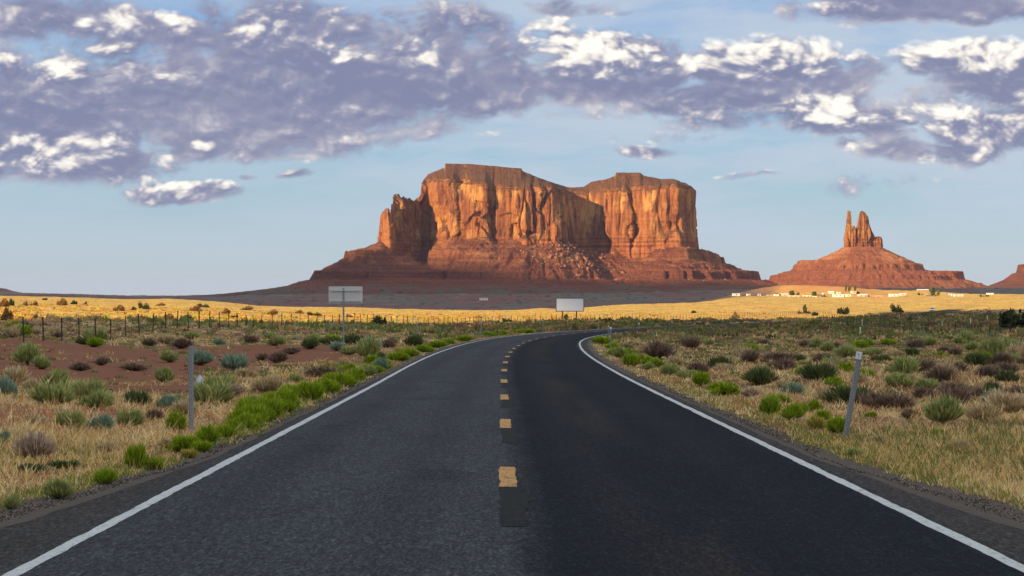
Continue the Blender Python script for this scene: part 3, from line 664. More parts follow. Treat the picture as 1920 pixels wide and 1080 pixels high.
# ---- the butte with spires on the right
YB = 4050.0
butte = empty('butte', (at(1620, YB), YB, 0)); tag(butte, 'smaller red butte with a thin spire and thick towers on a wide sloping base, right of the mesa', kind='structure')
def terr(X, Y, px0, px1, dep, row, cl, slope, nz):
    x0, x1 = at(px0, YB), at(px1, YB); cx = (x0+x1)/2; a = (x1-x0)/2; zt_ = zrow(row, YB)
    q = np.sqrt(((X-cx)/a)**2+((Y-YB)/dep)**2)+1e-6; dist_ = (q-1)*np.minimum(a, dep)*np.where(q > 0, np.hypot((X-cx), (Y-YB))/(q*np.minimum(a, dep)), 1)
    dist_ = dist_+nz
    return np.where(dist_ < 0, zt_-.02*np.maximum(-dist_, 0)*0, zt_-cl*sstep(dist_, 0, 3.5)-slope*np.maximum(dist_-3, 0))
gx = np.arange(at(1330, YB), at(1960, YB), 2.6); gy = np.concatenate([np.arange(YB-300, YB+60, 2.6), np.arange(YB+60, YB+300, 9)])
X, Y = np.meshgrid(gx, gy); an = np.arctan2(Y-YB, X-at(1620, YB)); nz = 7*fbm(X/22, Y/22, seed=101, oct=4)-7*np.abs(vnoise(an*22, seed=103))+3
nz = nz+4*fbm(X/9, Y/9, seed=109, oct=3)
z = terr(X, Y, 1584, 1652, 28, 464, 0, .50, nz*.6)
z = np.maximum(z, terr(X, Y, 1501, 1686, 62, 488.5, 9, .46, nz))
z = np.maximum(z, terr(X, Y, 1600, 1803, 80, 508, 16, .30, nz))
z = np.maximum(z, terr(X, Y, 1480, 1790, 110, 516, 2, .36, nz*1.6))
z = z+2.6*fbm(X/6, Y/6, seed=107, oct=5)-2.5*(1-sstep(np.abs(vnoise(an*30+.8*fbm(X/30, Y/30, seed=117), np.hypot(X-at(1620, YB), Y-YB)/60, seed=116)), 0, .2))*(z < 85)
z = terrace(z, 50+3*fbm(X/60, Y/60, seed=131), 7, .75); z = terrace(z, 31+2*fbm(X/60, Y/60, seed=132), 5.5, .7)
gg = gz(X, Y, True); z = np.where(z < gg+6, np.maximum(z, gg-4), z)
under(mesh('talus_slope', np.stack([X, Y, z], -1).reshape(-1, 3), grid_faces(len(gy), len(gx)), m_talus2), butte)
def tower(name, prof, Yc_, dep, seed, parent, mat, rowb):
    """prof: (row, px left, px right) from top to bottom"""
    rows = np.linspace(prof[0][0], rowb, 60); L = np.interp(rows, [p[0] for p in prof], [p[1] for p in prof]); Rr = np.interp(rows, [p[0] for p in prof], [p[2] for p in prof])
    th = np.linspace(0, 2*math.pi, 64, endpoint=False); TH, RO = np.meshgrid(th, rows)
    xl = at(L, Yc_)[:, None]; xr = at(Rr, Yc_)[:, None]; cx = (xl+xr)/2; a = (xr-xl)/2; zz_ = zrow(RO, Yc_)
    n_ = 1+.22*(np.abs(vnoise(np.cos(TH)*3, np.sin(TH)*3, zz_/40, seed=seed))*2-.6)+.10*fbm(np.cos(TH)*7, np.sin(TH)*7, zz_/7, seed=seed+3, oct=3)+.05*vnoise(zz_/2.2, seed=seed+5)
    sq = (np.abs(np.cos(TH))**3+np.abs(np.sin(TH))**3)**(-1/3)
    Xt = cx+a*np.cos(TH)*sq*n_; Yt = Yc_+np.minimum(dep, a*1.1)*np.sin(TH)*sq*n_
    V_ = np.stack([Xt, Yt, zz_], -1).reshape(-1, 3); V_ = np.vstack([V_, [[float(cx[0, 0]), Yc_, float(zz_[0, 0])+1.0]]])
    Fq = [tuple(int(i) for i in f) for f in grid_faces(60, 64, True)]; k_ = len(V_)-1; Fq += [(k_, (j+1) % 64, j) for j in range(64)]
    return under(mesh(name, V_, Fq, mat), parent)
tower('rock_spire', [(396, 1589, 1594), (406, 1588.5, 1595.5), (430, 1587, 1598), (448, 1584, 1600), (476, 1583, 1601)], YB, 14, 1, butte, m_cliff2, 480)
tower('rock_spire', [(424, 1598.5, 1602), (430, 1596, 1604.5), (450, 1594, 1606), (478, 1592, 1607)], YB-6, 12, 2, butte, m_cliff2, 480)
tower('rock_tower', [(396, 1614.5, 1618), (399, 1612.5, 1622), (406, 1611.5, 1626), (421, 1608, 1629.5), (440, 1606, 1631), (476, 1605, 1634)], YB, 20, 3, butte, m_cliff2, 482)
tower('rock_tower', [(420, 1625, 1629.5), (434, 1623, 1634), (446, 1622, 1639), (478, 1620, 1642)], YB+5, 18, 4, butte, m_cliff2, 482)
tower('rock_tower', [(444, 1642, 1652), (450, 1640, 1654.5), (476, 1639, 1655)], YB+2, 12, 5, butte, m_cliff2, 486)
tower('rock_tower', [(446, 1584, 1588), (456, 1583, 1592), (476, 1582, 1596)], YB-10, 10, 6, butte, m_cliff2, 480)

# ---- butte cut by the right edge, far one on the left
def far_mound(name, label, ramp_pts, Yc_, dep, pieces, seed, mat):
    par = empty(name, (at(ramp_pts[len(ramp_pts)//2][0], Yc_), Yc_, 0)); tag(par, label, kind='structure')
    x0, x1 = ramp_pts[0][0], ramp_pts[-1][0]; gx_ = np.linspace(at(x0, Yc_), at(x1, Yc_), 200); gy_ = np.linspace(Yc_-dep*2, Yc_+dep, 60)
    X_, Y_ = np.meshgrid(gx_, gy_); zr_ = zrow(ip(ramp_pts, 960+F*X_/Yc_), Yc_); g0 = gz(X_, Y_, False)-4
    w_ = 1-np.clip(np.abs(Y_-Yc_)/(dep*np.where(Y_ < Yc_, 2, 1)), 0, 1); w_ = w_**.8
    z_ = g0+(zr_-g0)*w_*(1+.10*fbm(X_/18, Y_/18, seed=seed, oct=4)); z_ = terrace(z_, zrow(508, Yc_) if seed == 120 else 25, 10, .8)
    under(mesh('talus_slope', np.stack([X_, Y_, z_], -1).reshape(-1, 3), grid_faces(60, 200), mat), par); return par
far_mound('butte', 'reddish rocky butte rising out of the right edge of the view',
          [(1862, 540), (1870, 530), (1885, 524), (1900, 512), (1910, 501), (1920, 496), (1990, 470), (2050, 480), (2150, 520), (2200, 545)], 4700, 170, None, 120, m_talus)
far_mound('butte', 'tiny distant red butte at the far left edge of the horizon',
          [(-120, 556), (-60, 530), (-10, 533), (4, 538), (14, 543), (30, 547), (60, 552)], 6500, 200, None, 121, m_talus)
m_dune = simple('sandy_ochre_slope', (.48, .27, .10), .95, var=.3, sc=.05)

# ---- clouds added out of view behind the camera, shaped to shade foreground and flats
m_cloud = simple('cloud_white', (.85, .85, .86), 1.0, 0, .04, .01)
def cloud(label, pts, zg, T, step, amp, thick, seed):
    P2, s2 = resample(pts+pts[:1], step)
    P2 = P2+np.stack([amp*fbm(s2/90, seed=seed, oct=5), amp*fbm(s2/90, seed=seed+9, oct=5)], -1)
    cz = T*TANE+zg; cen = P2.mean(0); rows_ = []
    for f_, k_ in ((.55, -1.0), (.88, -.8), (.985, -.35), (1.0, 0), (.97, .5), (.85, 1.1), (.5, 1.8), (.2, 2.1)):
        q = cen+(P2-cen)*f_; h_ = cz+thick*k_*(1+.5*fbm(q[:, 0]/200, q[:, 1]/200, seed=seed+4, oct=3)) if k_ else np.full(len(P2), cz)
        rows_.append(np.stack([q[:, 0]-LX*T, q[:, 1]-LY*T, h_], -1))
    V_ = np.concatenate(rows_+[np.array([[cen[0]-LX*T, cen[1]-LY*T, cz-thick], [cen[0]-LX*T, cen[1]-LY*T, cz+thick*2.1]])]); n_ = len(P2); nr_ = len(rows_)
    Fq = [tuple(int(i) for i in f) for f in grid_faces(nr_, n_, True)]+[((j+1) % n_, j, nr_*n_) for j in range(n_)]+[((nr_-1)*n_+j, (nr_-1)*n_+(j+1) % n_, nr_*n_+1) for j in range(n_)]
    o = mesh('cloud', V_, Fq, m_cloud, None, None, True); tag(o, label, kind='structure'); return o
cloud('low cloud added out of view behind the camera, shaped to shade the road', [(x_, y_) for x_, y_ in bd]+[(900, -300), (-400, -300)], -2.5, 1700.0, 6.0, 4.5, 6.0, 401)
far_edge = [(-1600, 4600), (-700, 4050), (-420, 3960), (-330, 4010), (-150, 4075), (-40, 4060), (20, 3980), (60, 3920), (140, 3870), (220, 3870), (330, 3850), (430, 3900), (520, 3850), (600, 3800), (900, 3830), (1300, 3900)]
near_edge = [(1300, 2400), (600, 2370), (330, 2350), (160, 2270), (105, 1560), (0, 1380), (-300, 1480), (-1600, 1520)]
cloud('long cloud added out of view behind the camera, shaped to shade the far flats', far_edge+near_edge, 18, 6200.0, 12.0, 26.0, 14.0, 431)
# ------------------------------------------------------------------ materials for made things and plants
m_galv = simple('galvanised_steel', (.34, .36, .37), .45, .6, .25, 30)
m_rust = simple('rusty_dark_steel', (.055, .040, .034), .8, .2, .4, 20)
m_wire = simple('dull_fence_wire', (.10, .085, .075), .7, .5)
m_whitep = simple('white_sheet', (.70, .71, .72), .5, 0, .05, 6)
m_grey = simple('grey_panel_back', (.62, .64, .64), .5, .3, .10, 3)
m_board = simple('blank_board_face', (.50, .59, .76), .6, 0, .06, 1.2)
m_wood = simple('weathered_wood', (.16, .12, .09), .85, 0, .3, 12)
m_yellow = simple('faded_yellow_marker', (.62, .58, .34), .6, 0, .1)
m_black = simple('black_print', (.02, .02, .02), .6)
m_refl = simple('silver_reflector', (.78, .80, .84), .35, 0, .08, 40)
m_leaf = tintmat('shrub_leaves', .8, .25, .25, 6.0)
m_grass = tintmat('dry_grass', .9, .30, .2, 2.0)
m_bark = simple('dark_bark', (.09, .065, .05), .9, 0, .4, 10)

# ---- roadside steel posts (hat shaped section with bolt holes)
def channel(h, w, dep, t=.006):
    """an open hat section extruded upwards, front towards -y, with a column of dark bolt holes"""
    prof = [(-w/2, dep), (-w/2+w*.18, dep), (-w*.16, 0), (w*.16, 0), (w/2-w*.18, dep), (w/2, dep), (w/2, dep+t), (w/2-w*.2, dep+t), (w*.14, t), (-w*.14, t), (-w/2+w*.2, dep+t), (-w/2, dep+t)]
    b_ = MB(); n = len(prof); b_.V = [(x, y, -.4) for x, y in prof]+[(x, y, h) for x, y in prof]
    b_.Fc = [(j, (j+1) % n, n+(j+1) % n, n+j) for j in range(n)]
    b_.Fc += [(i, i+1, n-2-i, n-1-i) for i in range(0, 5)] and [(0, 1, 10, 11), (1, 2, 9, 10), (2, 3, 8, 9), (3, 4, 7, 8), (4, 5, 6, 7)]+[(n+11, n+10, n+1, n), (n+10, n+9, n+2, n+1), (n+9, n+8, n+3, n+2), (n+8, n+7, n+4, n+3), (n+7, n+6, n+5, n+4)]
    nb = len(b_.Fc); z = .05
    while z < h-.03:
        b_.poly([(.0065*math.cos(a), -.0015, z+.0065*math.sin(a)) for a in [2*math.pi*k/8 for k in range(8)]]); z += .0508
    return b_, nb
def build_channel(b_, nb, mat, parent):
    o = b_.build('post', mat, parent); o.data.materials.append(m_black)
    for p in o.data.polygons[nb:]: p.material_index = 1
    return o
def steel_post(label, px, row, h, lean=(0, 0), rz=0, w=.085, refl=None, cat='post', group=None, Yfix=None):
    if Yfix: x, y = at(px, Yfix), Yfix; z = float(gz(x, y))
    else: x, y, z = loc(px, row)
    r = empty('marker_post', (x, y, z)); r.rotation_euler = (lean[1], lean[0], rz)
    tag(r, label, cat, group)
    b_, hol = channel(h, w, w*.42); build_channel(b_, hol, m_galv, r)
    if refl:
        q = MB(); q.box((0, -.012, h-.05), (refl*.92, .006, refl*1.15)); pl = q.build('reflector_plate', m_refl, r)
        if refl > .09:
            q = MB(); q.box((-.004, -.0165, h-.030), (.030, .002, .007)); q.box((.006, -.0165, h-.045), (.008, .002, .022)); q.box((.0, -.0165, h-.078), (.008, .002, .016)); q.build('small_mark', m_black, pl)
    return r
steel_post('tall upright galvanised steel post full of bolt holes on the near left verge', 359, 815, 1.42, rz=.25, w=.082)
steel_post('leaning galvanised steel post topped with a small square silver reflector on the near right verge', 1583, 823, 1.36, lean=(.165, -.05), rz=-.45, w=.09, refl=.10)
# thin delineators along the bend
G = 'thin delineator posts along the bend'
def delineator(label, px, row, h, col, Yd, lean=0, w=.06, top=.16):
    x, y = at(px, Yd), Yd; z = float(gz(x, y)); r = empty('delineator_post', (x, y, z)); r.rotation_euler = (0, lean, 0); tag(r, label, 'delineator', G)
    b_, hol = channel(h, w, w*.4); build_channel(b_, hol, m_galv, r)
    q = MB(); q.box((0, -.01, h-top/2), (w*1.5, .008, top)); q.build('reflector_plate', col, r)
delineator('thin post with a square white top just inside the right hand bend', 1145, 659, 1.36, m_refl, 111, w=.07, top=.11)
delineator('thin yellowish topped post just behind the white topped post at the bend', 1141, 628, 1.25, m_yellow, 215, w=.09, top=.2)
delineator('slender post with a pale top where the road swings right, right of the billboard', 1198, 623, 1.30, m_refl, 262, w=.09, top=.2)
delineator('thin post right below the billboard, on the far road side', 1122, 616, 1.35, m_refl, 292, w=.08, top=.1)
delineator('thin leaning post on the left verge, between the grey sign back and the road', 787, 648, 1.66, m_grey, 133, lean=-.14, w=.07, top=.1)
delineator('thin grey post on the left verge, below the middle of the mesa', 902, 624, 1.45, m_grey, 188, w=.07, top=.1)
delineator('thin post below the left end of the billboard beside the far edge of the road', 1018, 622, 1.40, m_grey, 240, w=.08, top=.1)
delineator('faint thin post farthest along the far side of the bend', 1260, 613, 1.2, m_refl, 330, w=.10, top=.2)
delineator('short white post in the scrub below the white car', 1766, 606, 1.1, m_yellow, 300, w=.10, top=.9)
delineator('short whitish post standing in front of the big dark bush at the right edge', 1820, 600, 1.2, m_yellow, 330, w=.10, top=.9)
delineator('pale post left of the big dark bush, below the bare pinkish bush', 1851, 591, 1.2, m_yellow, 430, w=.12, top=.9)
# two yellowish white line markers in the scrub on the right
for lab, px, rowb, Yd, h, w_ in (('nearer and thicker of two yellowish white marker posts in the scrub at the right fence', 1613, 631, 205, .95, .12), ('farther and thinner of two yellowish white marker posts in the scrub behind the right fence', 1616.5, 616, 300, 1.15, .10)):
    x, y = at(px, Yd), Yd; r = empty('line_marker', (x, y, float(gz(x, y)))); tag(r, lab, 'marker post', 'yellowish line markers')
    q = MB(); q.tube([(0, 0, -.2), (0, 0, h*.8)], w_/2, 10); q.build('post', m_yellow, r); q = MB(); q.tube([(0, 0, h*.8), (0, 0, h*.95), (0, 0, h)], [w_*.6, w_*.6, w_*.3], 10); q.build('cap', m_whitep, r)

# ---- the back of a road sign on the left verge
Yd = 106.0; x = at(644, Yd); z = float(gz(x, Yd)); zt_ = zrow(540, Yd)
s_ = empty('road_sign', (x, Yd, z)); tag(s_, 'wide grey road sign seen from behind on a tall single post on the left verge', 'road sign')
b_, hol = channel(zt_-z, .085, .04); build_channel(b_, hol, m_galv, s_)
pz0, pz1 = zrow(568.5, Yd)-z, zrow(537, Yd)-z; px0, px1 = at(616, Yd)-x, at(679.5, Yd)-x
q = MB(); q.box(((px0+px1)/2, .075, (pz0+pz1)/2), (px1-px0, .006, pz1-pz0)); pn = q.build('sign_panel', m_grey, s_)
for k, zf in enumerate((.77, .15)):
    q = MB(); zc = pz0+(pz1-pz0)*zf; q.box(((px0+px1)/2, .052, zc), (px1-px0-.12, .035, .055)); q.box(((px0+px1)/2, .030, zc-.042), (px1-px0-.12, .03, .012)); q.build('stiffener_rail', m_grey, s_)
# ---- the blank billboard
Yd = 395.0; x = at(1068.5, Yd); z = float(gz(x, Yd))
bb = empty('billboard', (x, Yd, z), 0.04); tag(bb, 'blank white billboard on two posts beyond the bend', 'billboard')
bz0, bz1 = zrow(584, Yd)-z, zrow(558.5, Yd)-z; w_ = 52*Yd/F
q = MB(); q.box((0, 0, (bz0+bz1)/2), (w_, .05, bz1-bz0)); q.build('panel', m_board, bb)
q = MB()
for zc in (bz0+.06, bz1-.06): q.box((0, -.035, zc), (w_+.1, .05, .12))
for xx in (-w_/2, w_/2): q.box((xx, -.03, (bz0+bz1)/2), (.10, .12, bz1-bz0))
q.build('frame', m_rust, bb)
for xx in (-w_*.26, w_*.24):
    q = MB(); q.tube([(xx, .16, -.5), (xx, .16, bz1-.2)], .12, 8); q.build('post', m_rust, bb)
# ---- small white cone of rubbish by the left post: a plastic bottle lying in the weeds is only a pale blue glint
x, y, z = loc(375, 728); bt = empty('plastic_bag', (x, y, z)); tag(bt, 'small crumpled pale blue plastic bag caught in the weeds right of the steel post', 'bag')
th = np.linspace(0, 2*math.pi, 16, endpoint=False); PV = []
for k, (zz_, rr_) in enumerate(((.0, .10), (.06, .13), (.13, .11), (.20, .06), (.27, .03), (.31, .012))):
    for t in th: r_ = rr_*(1+.35*math.sin(t*3+k)*random.random()); PV.append((r_*math.cos(t), r_*math.sin(t)*.7, zz_+.015*math.sin(t*4)))
o = mesh('crumpled_film', np.array(PV), [tuple(int(i) for i in f) for f in grid_faces(6, 16, True)], simple('pale_blue_film', (.45, .55, .72), .4, 0, .2, 20), bt, smooth=True)

# ---- fences
def fence(name_label, path, spacing, h, wires, r, lean=.03, seed=3, maxparts=100, mat=None, skip=0):
    P_, s2 = resample(path, spacing); rs = np.random.RandomState(seed)
    root = empty('wire_fence', (float(P_[0][0]), float(P_[0][1]), float(gz(P_[0][0], P_[0][1])))); tag(root, name_label, 'fence')
    near = np.argsort(P_[:, 1])[:maxparts]; near = set(near.tolist()); rest = MB(); tops = []
    for i, (x, y) in enumerate(P_):
        z = float(gz(x, y)); a, b2 = rs.normal(0, lean, 2); hh = h*rs.uniform(.96, 1.05); q = MB()
        q.tube([(x, y, z-.3), (x+a*hh, y+b2*hh, z+hh)], r*rs.uniform(.85, 1.25), 5); tops.append((x, y, z, a*hh, b2*hh, hh))
        if i in near: under(q.build('fence_post', mat or m_rust), root)
        else: k = len(rest.V); rest.V += q.V; rest.Fc += [tuple(k+j for j in f) for f in q.Fc]
    if rest.V: o = under(rest.build('far_fence_posts', mat or m_rust), root); tag(o, kind='stuff')
    for f in wires:
        q = MB(); q.tube([(t[0]+t[3]*f, t[1]+t[4]*f, t[2]+t[5]*f+rs.normal(0, .01)) for t in tops], .004 if seed != 5 else .005, 3); under(q.build('wire', m_wire), root)
    return root
fence('long thin wire fence on dark metal posts across the left side', [(-31, 95), (-26, 110), (-21.4, 183), (-12, 260), (-1, 340), (43, 500), (90, 660), (110, 730)], 3.67, 1.32, (.25, .45, .64, .82, .97), .038, seed=3)
fence('wire fence on dark posts across the scrub on the right, left of the big bush', [(54, 150), (43, 180), (49, 255), (54, 325), (61, 415)], 6.2, 1.30, (.3, .5, .7, .9), .045, seed=5)

# ------------------------------------------------------------------ plants
def blades(n, rs, base, hgt, wid, lean, up, col, colv, seg=2):
    """n thin tapering blades; base (n,3), returns V, tri faces, colours"""
    a = rs.uniform(0, 2*math.pi, n); d = np.stack([np.cos(a), np.sin(a), np.zeros(n)], -1)
    side = np.stack([-np.sin(a+rs.uniform(-1, 1, n)), np.cos(a+rs.uniform(-1, 1, n)), np.zeros(n)], -1)
    up_ = up/np.linalg.norm(up, axis=1)[:, None]
    p0 = base; p1 = base+up_*(hgt*.55)[:, None]+d*(hgt*lean*.2)[:, None]; p2 = base+up_*hgt[:, None]+d*(hgt*lean)[:, None]
    w_ = wid[:, None]*side*.5
    V_ = np.stack([p0-w_*.7, p0+w_*.7, p1+w_, p1-w_, p2], 1).reshape(-1, 3)
    i = np.arange(n)[:, None]*5
    Ft = np.concatenate([i+[0, 1, 2], i+[0, 2, 3], i+[3, 2, 4]], 0)
    cc = np.repeat(np.clip(col*(1+colv[:, None]), 0, 1), 5, 0)
    return V_, Ft, cc
PAL = {  # blade colours
 'bright': [(.24, .34, .015), (.16, .26, .012), (.36, .42, .03)], 'sage': [(.35, .37, .12), (.22, .28, .09), (.47, .46, .19)],
 'teal': [(.25, .34, .24), (.18, .26, .19), (.32, .40, .29)], 'dead': [(.22, .145, .105), (.13, .085, .065), (.32, .22, .16)],
 'straw': [(.52, .40, .22), (.40, .29, .15), (.64, .52, .32)], 'dark': [(.10, .13, .045), (.07, .10, .035), (.16, .18, .07)],
 'pale': [(.46, .34, .27), (.34, .24, .18), (.58, .45, .36)],
 'gold': [(.42, .36, .07), (.34, .30, .05), (.50, .42, .12)]}
def shrub_mesh(kind, seed, n=900, kinky=0):
    rs = np.random.RandomState(seed)
    # unit dome: radius .5, height 1; stems fan out from a small foot; several lobes make an uneven outline
    nl = rs.randint(5, 9); la = rs.uniform(0, 2*math.pi, nl); lr = rs.uniform(.06, .27, nl); lobes = np.stack([np.cos(la)*lr, np.sin(la)*lr], -1); lh = rs.uniform(.62, 1.05, nl)
    k = rs.randint(0, nl, n); u = rs.uniform(0, 1, n)**.5; phi = rs.uniform(0, 2*math.pi, n); el = np.arccos(rs.uniform(.05, 1, n))
    rad = rs.uniform(.20, .30, n)
    tip = np.stack([lobes[k, 0]+np.sin(el)*np.cos(phi)*rad, lobes[k, 1]+np.sin(el)*np.sin(phi)*rad, lh[k]*(.30+.66*np.cos(el)*rs.uniform(.85, 1.05, n))], -1)
    inner = rs.uniform(.25, .72, n)[:, None]; foot = np.stack([lobes[k, 0]*.5, lobes[k, 1]*.5, np.zeros(n)], -1)
    b0 = foot*(1-inner)+tip*inner*np.array([.95, .95, .9]); d = tip-b0; L = np.linalg.norm(d, axis=1); d[:, 2] += L*.55
    P_ = np.array(PAL[kind]); c = P_[rs.randint(0, 3, n)]
    V_, F_, cc = blades(n, rs, b0, L*rs.uniform(.8, 1.25, n)+.05, rs.uniform(.018, .034, n)*(1.0 if kind != 'dead' else .55), .12 if kind != 'dead' else .35, d, c, rs.normal(0, .16, n))
    # woody stems
    m_ = n//8; f2 = rs.normal(0, .04, (m_, 3)); f2[:, 2] = 0; j = rs.randint(0, n, m_); d2 = tip[j]-f2
    V2, F2, c2 = blades(m_, rs, f2, np.linalg.norm(d2, axis=1)*.8, np.full(m_, .02), .05, d2, np.tile([(.14, .10, .07)], (m_, 1)), rs.normal(0, .2, m_))
    V_ = np.vstack([V_, V2]); F_ = np.vstack([F_, F2+5*n]); cc = np.vstack([cc, c2])
    o = mesh('proto', V_, F_, m_leaf, None, cc, False, link=False); me = o.data; bpy.data.objects.remove(o); return me
SM = {k: [shrub_mesh(k, 1000+i*7+h, n) for i in range(3)] for h, (k, n) in enumerate((('bright', 1300), ('sage', 1100), ('teal', 1100), ('dead', 1000), ('straw', 700), ('dark', 1000), ('gold', 700), ('pale', 1400)))}
NAMES = {'bright': ('green_shrub', 'bright green bushy shrub'), 'sage': ('sagebrush', 'grey green sagebrush'), 'teal': ('sagebrush', 'blue green sagebrush'),
         'dead': ('dry_shrub', 'dead brown twiggy shrub'), 'straw': ('dry_shrub', 'straw coloured dry bush'), 'dark': ('dark_shrub', 'dark green shrub'), 'gold': ('golden_shrub', 'yellow green shrub'), 'pale': ('dry_shrub', 'pale pinkish grey dead bush')}
shrubs = []
def shrub(px, row, w, h, kind, rnd=None, Yd=None):
    rs = rnd or random
    if Yd is None: x, y, z = loc(px, row)
    else: x, y = at(px, Yd), Yd; z = float(gz(x, y))
    if Yd is None and y > 165: y = 165+(645-row)*3.2 if row < 645 else 165; x = at(px, y); z = float(gz(x, y))
    du = (x-roadX(y)); hw_ = hwR(y) if du > 0 else hwL(y)
    me = rs.choice(SM[kind]); nm = NAMES[kind][0]; o = bpy.data.objects.new(nm, me); C.objects.link(o)
    W_ = w*y/F; H_ = h*y/F*1.02
    if abs(du)-W_*.42 < hw_: x = x+math.copysign(hw_+W_*.42-abs(du), du); z = float(gz(x, y))
    o.location = (x, y, z-.02*H_); o.rotation_euler = (rs.uniform(-.06, .06), rs.uniform(-.06, .06), rs.uniform(0, 6.28)); o.scale = (W_*1.36, W_*rs.uniform(1.15, 1.4), H_*1.12)
    shrubs.append((o, kind, x, y, px, row, H_)); return o
SH = [(480,808,56,34,'bright'),(514,806,50,30,'bright'),(548,796,46,30,'bright'),(580,776,44,26,'bright'),(470,782,56,34,'bright'),(520,768,60,32,'bright'),(556,752,56,30,'bright'),(625,720,48,22,'bright'),(655,712,44,22,'gold'),(684,702,40,18,'bright'),(720,700,30,16,'bright'),(440,812,46,26,'bright'),(405,848,40,20,'bright'),(370,858,40,18,'gold'),(310,880,40,20,'bright'),(1460,762,40,22,'bright'),(1500,780,40,22,'bright'),(1545,790,34,20,'bright'),(1215,684,36,16,'bright'),(1345,735,40,18,'bright'),(1150,656,40,14,'bright'),(1200,676,34,14,'gold'),(47,690,72,38,'sage'),(78,697,45,25,'sage'),(10,745,44,38,'teal'),(165,762,66,42,'sage'),(100,735,60,32,'sage'),(130,806,50,34,'sage'),(190,810,50,34,'teal'),(245,802,50,34,'sage'),(258,768,62,30,'dark'),
 (317,773,46,30,'teal'),(305,724,42,26,'sage'),(375,690,54,28,'teal'),(445,697,66,30,'teal'),(175,657,36,20,'bright'),(334,812,46,42,'bright'),(410,738,60,30,'sage'),(436,745,36,22,'pale'),(460,790,50,20,'pale'),(290,790,34,24,'dead'),
 (470,765,40,24,'sage'),(515,654,42,20,'sage'),(545,662,40,14,'dead'),(620,648,44,20,'dark'),(632,658,38,18,'teal'),(690,657,48,22,'teal'),(713,695,28,26,'teal'),(8,836,26,30,'teal'),(54,864,90,54,'pale'),(257,880,50,50,'bright'),
 (115,936,62,36,'sage'),(62,888,52,18,'dark'),(122,880,64,18,'dark'),(262,912,44,30,'bright'),(346,848,54,30,'bright'),(386,834,54,36,'bright'),(425,822,44,26,'bright'),(20,955,40,26,'sage'),(345,780,60,30,'straw'),
 (455,802,60,34,'bright'),(498,800,62,46,'bright'),(530,790,56,44,'bright'),(562,772,58,42,'bright'),(590,752,50,36,'bright'),(612,738,52,28,'bright'),(640,726,56,28,'bright'),(672,716,44,26,'bright'),(650,704,44,22,'bright'),(700,706,44,20,'sage'),
 (735,693,46,20,'bright'),(762,677,44,18,'bright'),(785,670,40,17,'bright'),(806,660,38,14,'bright'),(832,652,38,13,'bright'),(858,646,36,12,'bright'),(884,640,34,11,'bright'),(893,637,16,10,'teal'),(912,635,34,10,'bright'),(938,630,34,9,'bright'),(965,627,34,8,'bright'),(990,624,30,8,'bright'),
 (1131,646,44,14,'bright'),(1165,668,50,16,'bright'),(1185,688,40,24,'bright'),(1231,690,44,18,'bright'),(1255,704,46,22,'sage'),(1315,725,38,26,'bright'),(1362,744,60,26,'bright'),(1290,712,50,18,'sage'),(1405,745,56,18,'pale'),
 (1560,728,42,20,'bright'),(1582,739,38,18,'bright'),(1490,744,48,26,'teal'),(1444,778,46,34,'bright'),(1483,788,52,28,'bright'),(1529,775,34,24,'bright'),(1527,806,54,28,'gold'),(1572,815,44,34,'bright'),(1597,860,40,20,'sage'),(1470,730,50,16,'straw'),
 (1640,774,70,36,'dead'),(1690,776,66,34,'dead'),(1706,792,38,22,'dead'),(1763,800,84,46,'sage'),(1862,760,42,26,'teal'),(1836,752,36,26,'dead'),(1902,746,42,20,'dead'),(1690,712,64,40,'sage'),(1764,722,66,36,'dead'),(1730,705,60,30,'dead'),
 (1872,688,62,30,'dead'),(1888,720,42,24,'dark'),(1459,682,58,20,'dead'),(1548,686,52,22,'dead'),(1432,708,46,18,'dead'),(1513,650,46,16,'dead'),(1664,648,30,13,'bright'),(1624,648,32,13,'bright'),(1762,666,30,12,'bright'),(1636,664,42,14,'sage'),
 (1758,824,30,16,'bright'),(1634,788,24,12,'bright'),(1360,700,60,16,'straw'),(1800,850,50,22,'straw'),(1640,835,44,20,'straw'),(200,850,44,20,'straw'),(310,840,40,20,'straw'),(60,800,60,24,'straw'),(150,700,40,18,'dead'),(190,690,30,18,'dead'),(250,700,50,16,'dead'),(340,655,46,22,'dead'),(360,640,40,14,'sage')]
for s in SH: shrub(*s)
rr = random.Random(11); cnt = 0; tries = 0
def too_close(x, y, w):
    for o, k, sx, sy, *_ in shrubs:
        if abs(sy-y) < .9+.02*y and abs(sx-x) < .55*(w+.5): return True
    return False
while cnt < 120 and tries < 6000:
    tries += 1; px = rr.uniform(-20, 1940); Yd = math.exp(rr.uniform(math.log(38), math.log(150))); x = at(px, Yd); du = x-float(roadX(Yd)); hw_ = float(hwR(Yd) if du > 0 else hwL(Yd))
    if abs(du) < hw_+.8: continue
    if float(barez(x, Yd)) > rr.uniform(.05, 1.05): continue
    W_ = rr.uniform(.5, 1.1)*(1 if Yd < 90 else 1.5)
    if too_close(x, Yd, W_): continue
    kind = rr.choice(['sage', 'sage', 'dead', 'dead', 'straw', 'straw', 'dark', 'sage', 'teal', 'bright', 'gold']) if du < 0 else rr.choice(['sage', 'dead', 'dead', 'dead', 'straw', 'straw', 'dark', 'sage', 'bright', 'sage'])
    shrub(px, 0, W_*F/Yd, W_*rr.uniform(.42, .62)*F/Yd, kind, rr, Yd); cnt += 1

